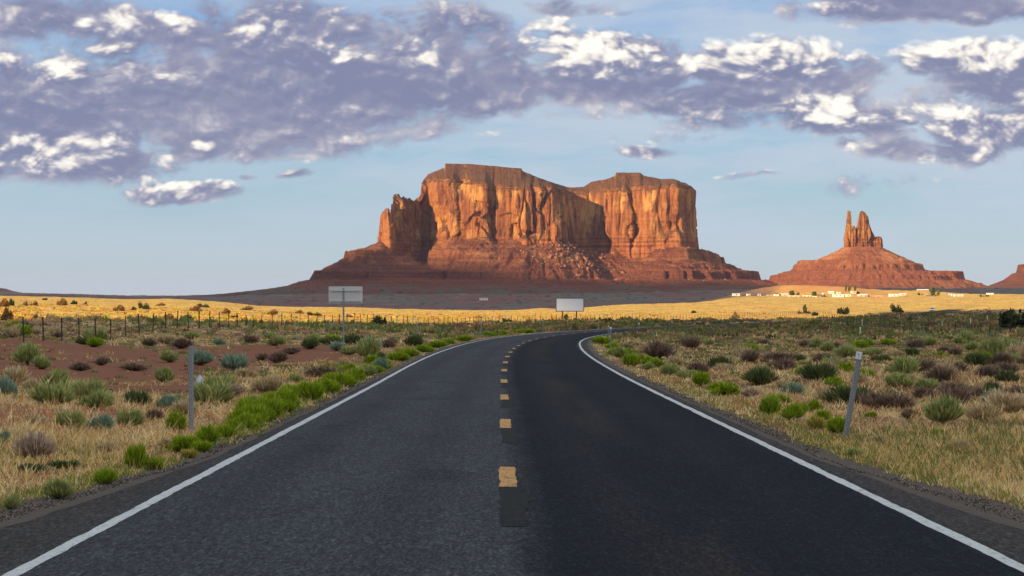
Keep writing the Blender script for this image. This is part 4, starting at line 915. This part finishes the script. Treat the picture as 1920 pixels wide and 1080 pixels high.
# ---- grass and weeds of the verges: nobody could count it
rs = np.random.RandomState(42)
def grass(n, y0, y1, name, label, bl=7, hs=1.0, far=False):
    Yt = np.exp(rs.uniform(math.log(y0), math.log(y1), n)); t = rs.uniform(-.262, .262, n); Xt = t*Yt
    du = Xt-roadX(Yt); hw_ = np.where(du > 0, hwR(Yt), hwL(Yt)); e = np.abs(du)-hw_
    edge_n = .18*fbm(Yt*1.5, np.sign(du)*9, seed=61, oct=3)+.12
    pat = fbm(Xt/2.2, Yt/3.2, seed=63, oct=4); bar = barez(Xt, Yt)
    nearcut = np.interp(Yt, [14, 19, 24, 30], [.50, .30, .05, -.12])*(du < 0)+np.interp(Yt, [14, 19, 24, 40], [.9, .55, .15, .0])*(du > 0)
    keep = (e > edge_n+nearcut) & (rs.uniform(0, 1, n) > bar*1.0) & (pat+rs.uniform(-.55, .55, n) > -.22) & ((fbm(Xt/9, Yt/9, seed=21, oct=3) < .22) | (rs.uniform(0, 1, n) < .35) | (Yt < 34))
    Xt, Yt, e, du, pat = Xt[keep], Yt[keep], e[keep], du[keep], pat[keep]; n = len(Xt)
    kindn = fbm(Xt/6.0, Yt/9.0, seed=67, oct=3)+.25*rs.normal(0, 1, n)
    c = np.where((kindn < -.30)[:, None], np.array([.19, .20, .06]), np.where((kindn < .08)[:, None], np.array([.62, .43, .18]), np.where((kindn < .40)[:, None], np.array([.76, .58, .31]), np.array([.48, .25, .13]))))
    green_edge = (e < np.interp(Yt, [20, 60, 150], [.7, 1.2, 3.0])) & (rs.uniform(0, 1, n) < np.where(du < 0, .62, .35)); c = np.where(green_edge[:, None], np.array([.22, .24, .04]), c)
    hh = np.clip(rs.lognormal(math.log(.075), .48, n), .03, .38)*hs*(1+.35*sstep(e, 0, 3))
    i = np.repeat(np.arange(n), bl); m = len(i); sp = np.minimum(.04+.0006*Yt, .12)[i]
    bx = Xt[i]+rs.normal(0, 1, m)*sp; by = Yt[i]+rs.normal(0, 1, m)*sp*1.3; bz = gz(bx, by)-.01
    up = np.stack([rs.normal(0, .6, m), rs.normal(0, .6, m), np.ones(m)], -1)
    wd = (.0030+.00034*Yt[i])*rs.uniform(.7, 1.3, m)
    V_, F_, cc = blades(m, rs, np.stack([bx, by, bz], -1), hh[i]*rs.uniform(.6, 1.15, m), wd, .25, up, c[i], rs.normal(0, .16, m)+rs.normal(0, .14, n)[i])
    o = mesh(name, V_, F_, m_grass, None, cc); tag(o, label, 'grass', kind='stuff'); return o
grass(135000, 15, 75, 'dry_grass', 'dry straw grass and small green weeds covering both road verges', 6)
grass(26000, 70, 240, 'dry_grass', 'straw grass and low weeds thinning out towards the fences', 6, 1.25)

# ---- low scrub of the middle distance and the sunlit plain
def scrub(n, y0, y1, name, label, size, bl=12, mode=0):
    Yt = np.exp(rs.uniform(math.log(y0), math.log(y1), n)); t = rs.uniform(-.265, .265, n); Xt = t*Yt
    du = Xt-roadX(Yt); e = np.abs(du)-5.2; pat = fbm(Xt/14, Yt/25, seed=72, oct=3)
    hidden = (e < 14+.06*Yt*0) & (Yt > 330) & (Yt < 900)
    keep = (e > .6) & (barez(Xt, Yt) < rs.uniform(.1, 1.1, n)) & (pat+rs.uniform(-.6, .6, n) > -.25); Xt, Yt, du, e, pat = Xt[keep], Yt[keep], du[keep], e[keep], pat[keep]; n = len(Xt)
    pxs = 960+F*Xt/Yt; line = np.interp(Xt, [b_[0] for b_ in bd], [b_[1] for b_ in bd])
    fieldy = Yt > np.maximum(line-8, 160)  # sunlit golden palette painted in beyond the cloud shade edge, duller one within
    if mode == 2: k_ = ~fieldy; Xt, Yt, du, e, pat, pxs, fieldy = (q_[k_] for q_ in (Xt, Yt, du, e, pat, pxs, fieldy)); n = len(Xt)
    r_ = rs.uniform(0, 1, n)
    near_c = np.where((r_ < .30)[:, None], np.array([.17, .19, .06]), np.where((r_ < .55)[:, None], np.array([.24, .15, .09]), np.where((r_ < .85)[:, None], np.array([.46, .32, .15]), np.array([.20, .22, .11]))))
    gp = fbm(Xt/20, Yt/40, seed=77, oct=3); near_c = np.where(((gp > .12) & (r_ < .6))[:, None], np.array([.20, .23, .06]), near_c)
    field_c = np.where((r_ < .40)[:, None], np.array([.52, .32, .07]), np.where((r_ < .72)[:, None], np.array([.42, .38, .045]), np.where((r_ < .965)[:, None], np.array([.50, .22, .07]), np.array([.22, .18, .06]))))
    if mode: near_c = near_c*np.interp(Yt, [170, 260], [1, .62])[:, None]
    c = np.where(fieldy[:, None], field_c, near_c)
    sz = size*np.clip(rs.lognormal(0, .34, n), .4, 1.7)*np.where(fieldy, .85, 1.0)*np.interp(Yt, [50, 150, 400, 1000], [.6, .9, 1.1, 1.3])
    sz = np.where(fieldy, sz*.95, sz*np.interp(Yt, [60, 200, 400], [1.1, 1.55, 1.7])); sz = np.where((Yt > 700), sz*.6, sz)
    i = np.repeat(np.arange(n), bl); m = len(i); a = rs.uniform(0, 6.28, m); q = np.sqrt(rs.uniform(0, 1, m))*.55
    bx = Xt[i]+np.cos(a)*q*sz[i]; by = Yt[i]+np.sin(a)*q*sz[i]; bz = gz(bx, by)-.03
    up = np.stack([np.cos(a)*q*.9+rs.normal(0, .2, m), np.sin(a)*q*.9+rs.normal(0, .2, m), np.ones(m)], -1)
    V_, F_, cc = blades(m, rs, np.stack([bx, by, bz], -1), sz[i]*rs.uniform(.32, .58, m)*(1-.5*q), np.maximum(sz[i]*rs.uniform(.14, .34, m), .00022*Yt[i]), .15, up, c[i], rs.normal(0, .14, m)+rs.normal(0, .16, n)[i])
    o = mesh(name, V_, F_, m_grass, None, cc); tag(o, label, 'scrub', kind='stuff'); return o
scrub(22000, 42, 220, 'low_scrub', 'low mixed scrub between the verges and the fences', .30, 12)
scrub(22000, 200, 1250, 'low_scrub', 'low scrub and rabbitbrush on the shaded slope and golden plain', .62, 11, 1)
scrub(9000, 170, 620, 'low_scrub', 'dense dark brush on the shaded slope around the far stretch of road', .62, 12, 2)
grass_far = None

# ---- loose gravel at the broken asphalt edges
n = 15000; Yt = np.exp(rs.uniform(math.log(15.5), math.log(70), n)); sd = rs.choice([-1, 1], n); e = np.abs(rs.normal(0, .13, n))*(1+1.4*vnoise(Yt*.7, 5))+np.where(sd > 0, np.interp(Yt, [15, 20, 26], [.35, .15, .0]), np.interp(Yt, [15, 22, 30], [.2, .1, .0]))*rs.uniform(0, 2, n)
Xt = roadX(Yt)+sd*(np.where(sd > 0, hwR(Yt), hwL(Yt))-.1+e); sz = rs.uniform(.003, .009, n)*(1+Yt*.012)
oc = np.array([(1, 0, 0), (-1, 0, 0), (0, 1, 0), (0, -1, 0), (0, 0, 1), (0, 0, -1)], float); of = np.array([(0, 2, 4), (2, 1, 4), (1, 3, 4), (3, 0, 4), (2, 0, 5), (1, 2, 5), (3, 1, 5), (0, 3, 5)])
ct = np.stack([Xt, Yt, np.maximum(gz(Xt, Yt), np.where(e < .12, roadZ(Yt)-.06, -99))+sz*.4], -1)
V_ = (ct[:, None]+oc[None]*(sz[:, None, None]*rs.uniform(.5, 1.4, (n, 6, 1)))).reshape(-1, 3); F_ = (of[None]+np.arange(n)[:, None, None]*6).reshape(-1, 3)
gc = np.repeat(np.where(rs.uniform(0, 1, (n, 1)) < .6, np.array([.05, .045, .045]), np.array([.20, .15, .13]))*rs.uniform(.6, 1.5, (n, 1)), 6, 0)
o = mesh('gravel', V_, F_, tintmat('loose_gravel', .95), None, gc); tag(o, 'loose dark gravel and asphalt crumbs along both road edges', 'gravel', kind='stuff')

# ---- bushes and trees standing alone
def crown_mesh(seed, n, cols, leaf, lobes, flat=1.0, gap=.35):
    r2 = np.random.RandomState(seed); L = r2.normal(0, .34, (lobes, 3)); L[:, 2] = np.abs(L[:, 2])*.9; rad = r2.uniform(.20, .42, lobes)
    k = r2.randint(0, lobes, n); d = r2.normal(0, 1, (n, 3)); d /= np.linalg.norm(d, axis=1)[:, None]; p = L[k]+d*(rad[k]*r2.uniform(.35, 1.08, n))[:, None]
    p = p[fbm(p[:, 0]*5, p[:, 1]*5, p[:, 2]*5, seed=seed, oct=2) > -gap]; n = len(p)
    p[:, 2] = np.maximum(p[:, 2]*flat, -.12)
    u = r2.normal(0, 1, (n, 3)); u /= np.linalg.norm(u, axis=1)[:, None]; v = np.cross(u, r2.normal(0, 1, (n, 3))); v /= np.linalg.norm(v, axis=1)[:, None]
    s = (leaf*r2.uniform(.6, 1.4, n))[:, None]; V_ = np.stack([p-u*s, p+v*s*.7, p+u*s, p-v*s*.7], 1).reshape(-1, 3)
    c = np.array(cols)[r2.randint(0, len(cols), n)]*r2.uniform(.7, 1.3, (n, 1)); return V_, np.arange(n*4).reshape(-1, 4), np.repeat(c, 4, 0)
TP = {}
def tree(label, px, row, w, h, kind='juniper', Yd=None, name=None, cat='tree', group=None, seed=1):
    """w, h in photo pixels"""
    if Yd is None: x, y, z = loc(px, row)
    else: x, y = at(px, Yd), Yd; z = float(gz(x, y))
    cols = {'juniper': [(.045, .06, .02), (.03, .042, .016), (.075, .085, .03)], 'bare': [(.20, .12, .09), (.14, .09, .07), (.26, .17, .12)], 'poplar': [(.13, .19, .04), (.09, .14, .03), (.18, .23, .06)], 'rust': [(.30, .13, .05), (.22, .10, .04), (.20, .15, .05)]}[kind]
    key = (kind, seed % 4)
    if key not in TP: TP[key] = crown_mesh(seed*13+len(TP), 2400 if kind != 'bare' else 1500, cols, .07 if kind != 'bare' else .045, 12 if kind != 'poplar' else 9)
    V_, F_, cc = TP[key]
    nm = name or {'juniper': 'juniper_tree', 'bare': 'bare_bush', 'poplar': 'poplar_tree', 'rust': 'rusty_bush'}[kind]
    r = empty(nm, (x, y, z)); tag(r, label, cat, group); W_, H_ = w*y/F, h*y/F
    V2 = V_*[W_/1.5, W_/1.5, 1.0]; zz_ = (V_[:, 2]-V_[:, 2].min())/(V_[:, 2].max()-V_[:, 2].min()); base_ = -.10 if kind != 'poplar' else .12; zz_ = zz_**1.7 if kind != 'poplar' else zz_; V2 = np.stack([V2[:, 0], V2[:, 1], H_*(base_+(1-base_)*zz_)], -1)
    mesh('crown', V2, F_, m_leaf, r, cc)
    q = MB(); r3 = random.Random(seed); tw = max(H_*.045, .05); q.tube([(0, 0, -.2), (W_*.03, 0, H_*.25), (W_*.02, .0, H_*.55)], [tw, tw*.7, tw*.35], 6)
    for k in range(4): a = r3.uniform(0, 6.28); q.tube([(0, 0, H_*.15), (math.cos(a)*W_*.14, math.sin(a)*W_*.14, H_*.38), (math.cos(a)*W_*.26, math.sin(a)*W_*.26, H_*.6)], [tw*.5, tw*.35, tw*.15], 5)
    q.build('trunk', m_bark, r); return r
tree('round dark bush on the sunlit plain right of the grey sign back', 707, 603, 36, 22, 'juniper', 235, seed=1)
tree('small dark bush under the right half of the billboard', 1063, 603, 24, 14, 'juniper', 402, seed=2)
tree('small spiky dark bush right of the billboard', 1138, 602, 18, 13, 'juniper', 380, seed=3)
tree('tiny green bush at the shade edge left of the billboard', 951, 602, 18, 8, 'juniper', 360, seed=4)
tree('round brownish bush on the edge of the shade, leftmost of those below the white houses', 1380, 595, 19, 14, 'bare', 545, seed=5, name='dark_bush')
tree('dark round juniper standing on the edge of the shade, second of those below the houses', 1511, 584, 20, 19, 'juniper', 690, seed=6)
tree('wide ragged dark juniper on the edge of the shade below the long white trailer', 1580, 583, 24, 16, 'juniper', 720, seed=7)
tree('neat round dark juniper on the edge of the shade left of the white car', 1681.5, 585, 22, 18, 'juniper', 760, seed=8)
tree('low dark bush just right of the round dark juniper below the houses', 1527, 588, 16, 8, 'juniper', 640, seed=9)
tree('bare pinkish bush on the rise left of the big dark bush', 1854, 585, 24, 18, 'bare', 560, seed=10)
tree('big dark spreading bush at the right edge', 1906, 616, 74, 42, 'juniper', 262, seed=11)
tree('dark green bush on the sunlit plain near the left horizon, tallest there', 270, 572, 20, 15, 'juniper', 560, seed=12)
tree('reddish brown bare bush beyond the fence at the left edge', 14, 607, 26, 28, 'rust', 190, seed=13, cat='bush')
tree('second reddish bush standing by the fourth visible fence post from the left', 67, 607, 18, 18, 'bare', 185, seed=14, cat='bush')
PL = [(8,577,22,18,'rust'),(20,575,14,18,'juniper'),(48,575,18,14,'bare'),(64,575,16,14,'rust'),(118,574,20,16,'rust'),(138,570,14,9,'juniper'),(161,570,10,7,'juniper'),(84,563,10,5,'juniper'),(225,585,22,14,'rust'),(250,582,12,10,'juniper'),(298,575,16,8,'rust'),(365,584,26,14,'rust'),
      (382,577,20,9,'juniper'),(425,588,20,12,'rust'),(460,582,20,9,'rust'),(146,596,14,12,'bare'),(318,602,22,16,'rust'),(350,598,20,10,'juniper'),(508,590,18,12,'rust'),(560,588,18,8,'rust'),(590,592,26,9,'juniper'),(655,597,22,9,'rust'),(310,596,12,9,'juniper'),(440,597,14,8,'juniper'),(1228,592,10,4,'rust'),(1300,588,12,5,'juniper'),(890,596,20,5,'rust')]
lit_b = []
for k, (px, row, w, h, kd) in enumerate(PL):
    x, y, z = loc(px, row); y = min(y, 1200); lit_b.append((tree('', px, row, w, h, kd, y, 'plain_bush', 'bush', 'bushes scattered over the sunlit plain', 20+k), kd, px, row))
ordn = ['first', 'second', 'third', 'fourth', 'fifth', 'sixth', 'seventh', 'eighth', 'ninth', 'tenth', 'eleventh', 'twelfth', 'thirteenth', 'fourteenth', 'fifteenth', 'sixteenth', 'seventeenth', 'eighteenth', 'nineteenth', 'twentieth']+['twenty-'+s for s in ('first', 'second', 'third', 'fourth', 'fifth', 'sixth', 'seventh', 'eighth', 'ninth')]+['thirtieth']+['thirty-'+s for s in ('first', 'second', 'third', 'fourth', 'fifth', 'sixth', 'seventh', 'eighth', 'ninth')]+['fortieth']
for kd, word in (('rust', 'rust coloured'), ('juniper', 'dark green'), ('bare', 'bare brown')):
    L_ = sorted([b_ for b_ in lit_b if b_[1] == kd], key=lambda t: t[2])
    for i, b_ in enumerate(L_): b_[0]['label'] = f'{word} bush on the sunlit plain, {ordn[i]} of that colour from the left'

# ---- car coming along the far road
def car():
    Yd = 800.0; x = float(roadX(Yd))-1.8; z = float(roadZ(Yd)); ang = math.atan(float(roadS(Yd)))
    r = empty('car', (x, Yd, z), -ang); tag(r, 'small white car coming towards the camera on the far road', 'car')
    mw = simple('white_car_paint', (.75, .76, .78), .3, 0, .03); mg = simple('car_glass', (.02, .025, .03), .1); mt = simple('tyre_rubber', (.02, .02, .02), .9); ml = simple('lamp_lens', (.8, .8, .75), .2); mr = simple('wheel_rim', (.4, .4, .42), .35, .8)
    q = MB(); q.prism([(-2.3, .32), (-2.32, .70), (-2.2, .86), (-1.15, .98), (2.25, 1.0), (2.32, .7), (2.28, .32)], -.90, .90); q.build('body', mw, r)
    q = MB(); q.prism([(-1.15, .985), (-.45, 1.52), (1.35, 1.58), (2.2, 1.005)], -.74, .74); q.build('cabin', mw, r)
    q = MB(); q.poly([(-.68, -1.10, 1.03), (.68, -1.10, 1.03), (.64, -.50, 1.50), (-.64, -.50, 1.50)]); o_ = q.build('windscreen', mg, r); o_.location = (0, -.03, .02)
    for s in (-1, 1):
        q = MB(); q.poly([(s*.745, -.95, 1.05), (s*.745, -.42, 1.46), (s*.745, 1.3, 1.50), (s*.745, 1.95, 1.05)]); q.build('side_window', mg, r)
        q = MB(); q.box((s*.66, -2.31, .70), (.34, .08, .16)); q.build('headlight', ml, r)
        q = MB(); q.box((s*.98, -.95, 1.05), (.16, .10, .12)); q.build('wing_mirror', mw, r)
        for yy in (-1.45, 1.45):
            q = MB(); q.tube([(s*.70, yy, .34), (s*.91, yy, .34)], .34, 16); wh = q.build('wheel', mt, r); q = MB(); q.tube([(s*.85, yy, .34), (s*.925, yy, .34)], .2, 12); q.build('rim', mr, wh)
    q = MB(); q.box((0, -2.33, .62), (.8, .06, .18)); q.build('grille', mt, r); q = MB(); q.box((0, -2.34, .40), (1.7, .1, .14)); q.build('bumper', mt, r)
car()

# ---- the settlement
mh = {'white': simple('white_siding', (.80, .78, .72), .7, 0, .04), 'cream': simple('cream_stucco', (.62, .50, .34), .8, 0, .06), 'tan': simple('tan_wall', (.45, .30, .19), .8, 0, .08), 'pink': simple('pinkish_wall', (.50, .26, .19), .8, 0, .08)}
mrf = {'white': simple('white_metal_roof', (.72, .72, .72), .5), 'brown': simple('brown_shingle_roof', (.16, .09, .06), .9), 'red': simple('red_roof', (.30, .10, .07), .85), 'grey': simple('grey_roof', (.30, .29, .28), .8)}
m_win = simple('dark_window_glass', (.03, .035, .045), .2); m_door = simple('brown_door', (.16, .08, .05), .7)
def house(label, px, row, wpx, hpx, wall, roof, style='gable', Yd=1950, dep=7.0, yaw=0.0, cat='house', name='house'):
    x, y = at(px, Yd), Yd; z = float(gz(x, y)); z = max(z, zrow(row, Yd)-.0) if abs(z-zrow(row, Yd)) < 6 else z
    w = wpx*Yd/F; h = hpx*Yd/F; r = empty(name, (x, y, z), yaw); tag(r, label, cat, 'houses of the small settlement')
    wh = h*(.68 if style == 'gable' else .88)
    q = MB(); q.box((0, 0, wh/2-.5), (w, dep, wh+1.0)); wl = q.build('wall', mh[wall], r)
    if style == 'gable':
        q = MB(); q.prism([(-dep/2-.4, wh+.003), (0, h), (dep/2+.4, wh+.003), (dep/2+.4, wh+.15), (0, h+.17), (-dep/2-.4, wh+.15)], -w/2-.4, w/2+.4); q.build('roof', mrf[roof], r)
        q = MB(); q.prism([(-dep/2, wh), (0, h), (dep/2, wh)], -w/2+.02, w/2-.02); q.build('gable_wall', mh[wall], r)
    elif style == 'flat':
        q = MB(); q.box((0, 0, wh+.08), (w+.3, dep+.3, .16)); q.build('roof', mrf[roof], r)
    else:
        n_ = 9; pr = [(-dep/2-.05, wh)]+[(-dep/2*math.cos(math.pi*k/n_), wh+(h-wh)*math.sin(math.pi*k/n_)) for k in range(n_+1)]+[(dep/2+.05, wh)]
        q = MB(); q.prism(pr, -w/2-.1, w/2+.1); q.build('roof', mrf[roof], r)
    nw = max(1, int(w/3.4)); ds = nw//2
    for k in range(nw):
        xx = -w/2+w*(k+.5)/nw
        if k == ds and nw > 1:
            q = MB(); q.box((xx, -dep/2-.02, wh*.40), (.95, .06, wh*.8)); q.build('door', m_door, r)
        else:
            q = MB(); q.box((xx, -dep/2-.02, wh*.56), (1.0, .06, min(.9, wh*.36))); q.build('window', m_win, r)
    return r
HS = [
 ('leftmost white house of the settlement, widest of three on the crest', 1380, 557, 13, 6, 'white', 'white', 'flat', 1960),
 ('tiny white box like shed on the crest right of the leftmost white house', 1403, 556, 5, 5, 'white', 'white', 'flat', 1960),
 ('small white shed on the crest, third building from the left', 1423.5, 557, 6, 5, 'white', 'grey', 'gable', 1960),
 ('low cream building dug into the left foot of the sandy hill', 1442, 558, 8, 4, 'cream', 'red', 'gable', 1950),
 ('small cream house with a brown roof at the left foot of the sandy hill', 1455, 558.5, 9, 5.5, 'white', 'brown', 'gable', 1940),
 ('long cream house touching the left green tree', 1470, 558.5, 13, 5, 'cream', 'white', 'gable', 1940),
 ('very low long white trailer under the left green tree', 1488, 560.5, 20, 2.8, 'white', 'white', 'flat', 1900),
 ('low white trailer below the second green tree', 1512, 561, 15, 3.2, 'white', 'grey', 'flat', 1890),
 ('low white shed right of the trailer below the second green tree', 1527, 561, 8, 3, 'white', 'white', 'flat', 1890),
 ('small white house with red brown walls beside a dark tree below the sandy hill', 1540, 559, 8, 6, 'pink', 'white', 'gable', 1930),
 ('little white house higher on the sandy hill, left one of the pair', 1558.5, 551.5, 8, 4, 'white', 'white', 'gable', 2040),
 ('little white house higher on the sandy hill, right one of the pair', 1571, 551, 8, 3, 'white', 'grey', 'gable', 2040),
 ('longest bright white trailer in the middle of the settlement', 1578, 562.5, 32, 5.2, 'white', 'white', 'flat', 1860),
 ('small cream house with a dark doorway under the poplars', 1600, 551, 8, 5, 'cream', 'white', 'flat', 2040),
 ('cream house with green roofed porch right of the longest white trailer', 1617, 562, 15, 5, 'cream', 'white', 'gable', 1880),
 ('row of low tan sheds right of the longest trailer', 1602, 562.5, 9, 3.5, 'tan', 'brown', 'flat', 1890),
 ('low reddish shed in the gap before the tall white house', 1647, 562, 12, 3, 'pink', 'white', 'flat', 1880),
 ('tall white box shaped house with a wide pink roof at its left', 1675, 561, 14, 8, 'white', 'red', 'flat', 1900),
 ('small pale house behind the tall white box shaped house', 1692, 555, 11, 4, 'cream', 'white', 'gable', 2000),
 ('pale yellow house in front of the tall green tree', 1742, 559, 9, 5, 'cream', 'brown', 'gable', 1930),
 ('long low house with bright white roof left of the tall green tree', 1730, 546.5, 20, 4, 'tan', 'white', 'gable', 2150),
 ('small pink house at the left end of the bright roofed house', 1714, 547, 7, 3, 'pink', 'brown', 'gable', 2160),
 ('small cream house right of the white tank', 1800, 560, 10, 3.5, 'cream', 'white', 'gable', 1920),
 ('small white house left of the white tank', 1781, 557, 6, 4, 'white', 'white', 'gable', 1960),
 ('lone long white trailer on the skyline far right', 1856, 552, 12, 2.6, 'white', 'white', 'flat', 2140),
 ('lone white house out on the dark flats in front of the mesa', 907, 561.5, 15, 3.2, 'white', 'white', 'flat', 2900)]
for h_ in HS: house(h_[0], *h_[1:8], Yd=h_[8], yaw=random.uniform(-.12, .12))
# round water tank
Yd = 1900.; x = at(1790, Yd); zt0 = max(float(gz(x, Yd)), zrow(562, Yd)); tk = empty('water_tank', (x, Yd, zt0)); tag(tk, 'round bright white water tank at the right of the settlement', 'tank')
q = MB(); q.tube([(0, 0, -.5), (0, 0, 2.2)], 1.2, 16); q.build('tank_wall', mh['white'], tk); q = MB(); q.tube([(0, 0, 2.2), (0, 0, 2.55), (0, 0, 2.8)], [1.25, .8, .15], 16); q.build('dome', mrf['white'], tk)
for lab, px, row, w, h, kd, Yd in [('leafy green tree between the cream house and the sandy hill', 1485, 560, 16, 12, 'poplar', 1925), ('green tree standing by the white sheds in the middle of the sandy hill foot', 1527, 559, 15, 11, 'poplar', 1930), ('dark tree right of the house with pinkish walls', 1546, 559, 8, 6, 'juniper', 1925),
  ('slim pale poplar, left of the row on the hill', 1586, 551, 5, 14, 'poplar', 2050), ('slim pale poplar, middle of the row on the hill', 1592, 551, 5, 13, 'poplar', 2052), ('tallest slim poplar, right of the row on the hill', 1603, 551, 6, 15, 'poplar', 2050), ('dark bush right of the poplars', 1608, 551, 9, 5, 'juniper', 2040),
  ('dark bushes behind the longest white trailer', 1580, 556.5, 22, 4, 'juniper', 1900), ('low green tree right of the tall white box shaped house', 1699, 558.5, 15, 5, 'juniper', 1930), ('tall bright green tree at the right of the settlement', 1748.5, 559, 15, 20, 'poplar', 1950), ('dark low tree at the right foot of the tall bright green tree', 1756, 558, 12, 5, 'juniper', 1945),
  ('small round bush on the plain right of the white tank, left one of two', 1839, 558.5, 8, 5, 'poplar', 1900), ('small round bush on the plain right of the white tank, right one of two', 1851, 557, 7, 4, 'juniper', 1900), ('bushy green tree left of the tall bright green tree', 1723, 554, 9, 5, 'poplar', 2050), ('dark tree beside the cream house right of the long trailer', 1628, 561, 6, 4, 'juniper', 1880)]:
    tree(lab, px, row, w, h, kd, Yd, seed=60+int(px) % 7)

# ---- labels for the shrubs: kind, which side, and the order along that side
def side_phrase(px, x, y):
    du = x-float(roadX(y)); e = abs(du)-4.3
    if y < 36: band = 'nearest the camera'
    elif y < 62: band = 'in the middle of the verge'
    elif y < 100: band = 'where the bend begins'
    else: band = 'far off towards the fence'
    if du < 0:
        if e < 1.6: return 'hugging the left road edge', 'el'
        if y < 62: return ('on the near left verge', 'nl')
        if y < 100: return 'by the bare red soil on the left', 'rl'
        return 'towards the left fence', 'fl'
    if e < 1.8: return 'hugging the right road edge', 'er'
    if y < 50: return 'on the near right verge', 'nr'
    if y < 90: return 'in the brush right of the bend', 'br'
    return 'towards the right fence', 'fr'
from collections import defaultdict
gr_ = defaultdict(list)
for o, kind, x, y, px, row, H_ in shrubs:
    ph, key = side_phrase(px, x, y); gr_[(kind, ph)].append((y, o, x, H_))
for (kind, ph), L_ in gr_.items():
    L_.sort(key=lambda t: t[0])
    for i, (y, o, x, H_) in enumerate(L_):
        base_ = NAMES[kind][1]
        lab = f'{base_} {ph}' if len(L_) == 1 else (f'{base_} {ph}, {ordn[i]} nearest' if i else f'{base_} {ph}, the nearest one')
        tag(o, lab, 'shrub', {'bright': 'bright green shrubs', 'sage': 'grey green sagebrush', 'teal': 'blue green sagebrush', 'dead': 'dead brown shrubs', 'straw': 'straw coloured bushes', 'dark': 'dark green shrubs', 'gold': 'yellow green shrubs', 'pale': 'pale dead bushes'}[kind]+' beside the road')

# ---- thin air over the whole place: far shade goes blue
q = MB(); q.box((0, 0, 120), (90000, 90000, 400)); 
hz = q.build('haze', None); tag(hz, 'thin pale blue evening air over the whole plain', kind='stuff')
mhz = bpy.data.materials.new('thin_air'); mhz.use_nodes = True; t_ = mhz.node_tree; t_.nodes.clear()
pv = t_.nodes.new('ShaderNodeVolumePrincipled'); pv.inputs['Color'].default_value = (.50, .62, 1.0, 1); pv.inputs['Density'].default_value = 1.5e-5; pv.inputs['Anisotropy'].default_value = 0.0
om = t_.nodes.new('ShaderNodeOutputMaterial'); t_.links.new(pv.outputs[0], om.inputs['Volume']); hz.data.materials.append(mhz)
hz.location = (0, 0, 0)
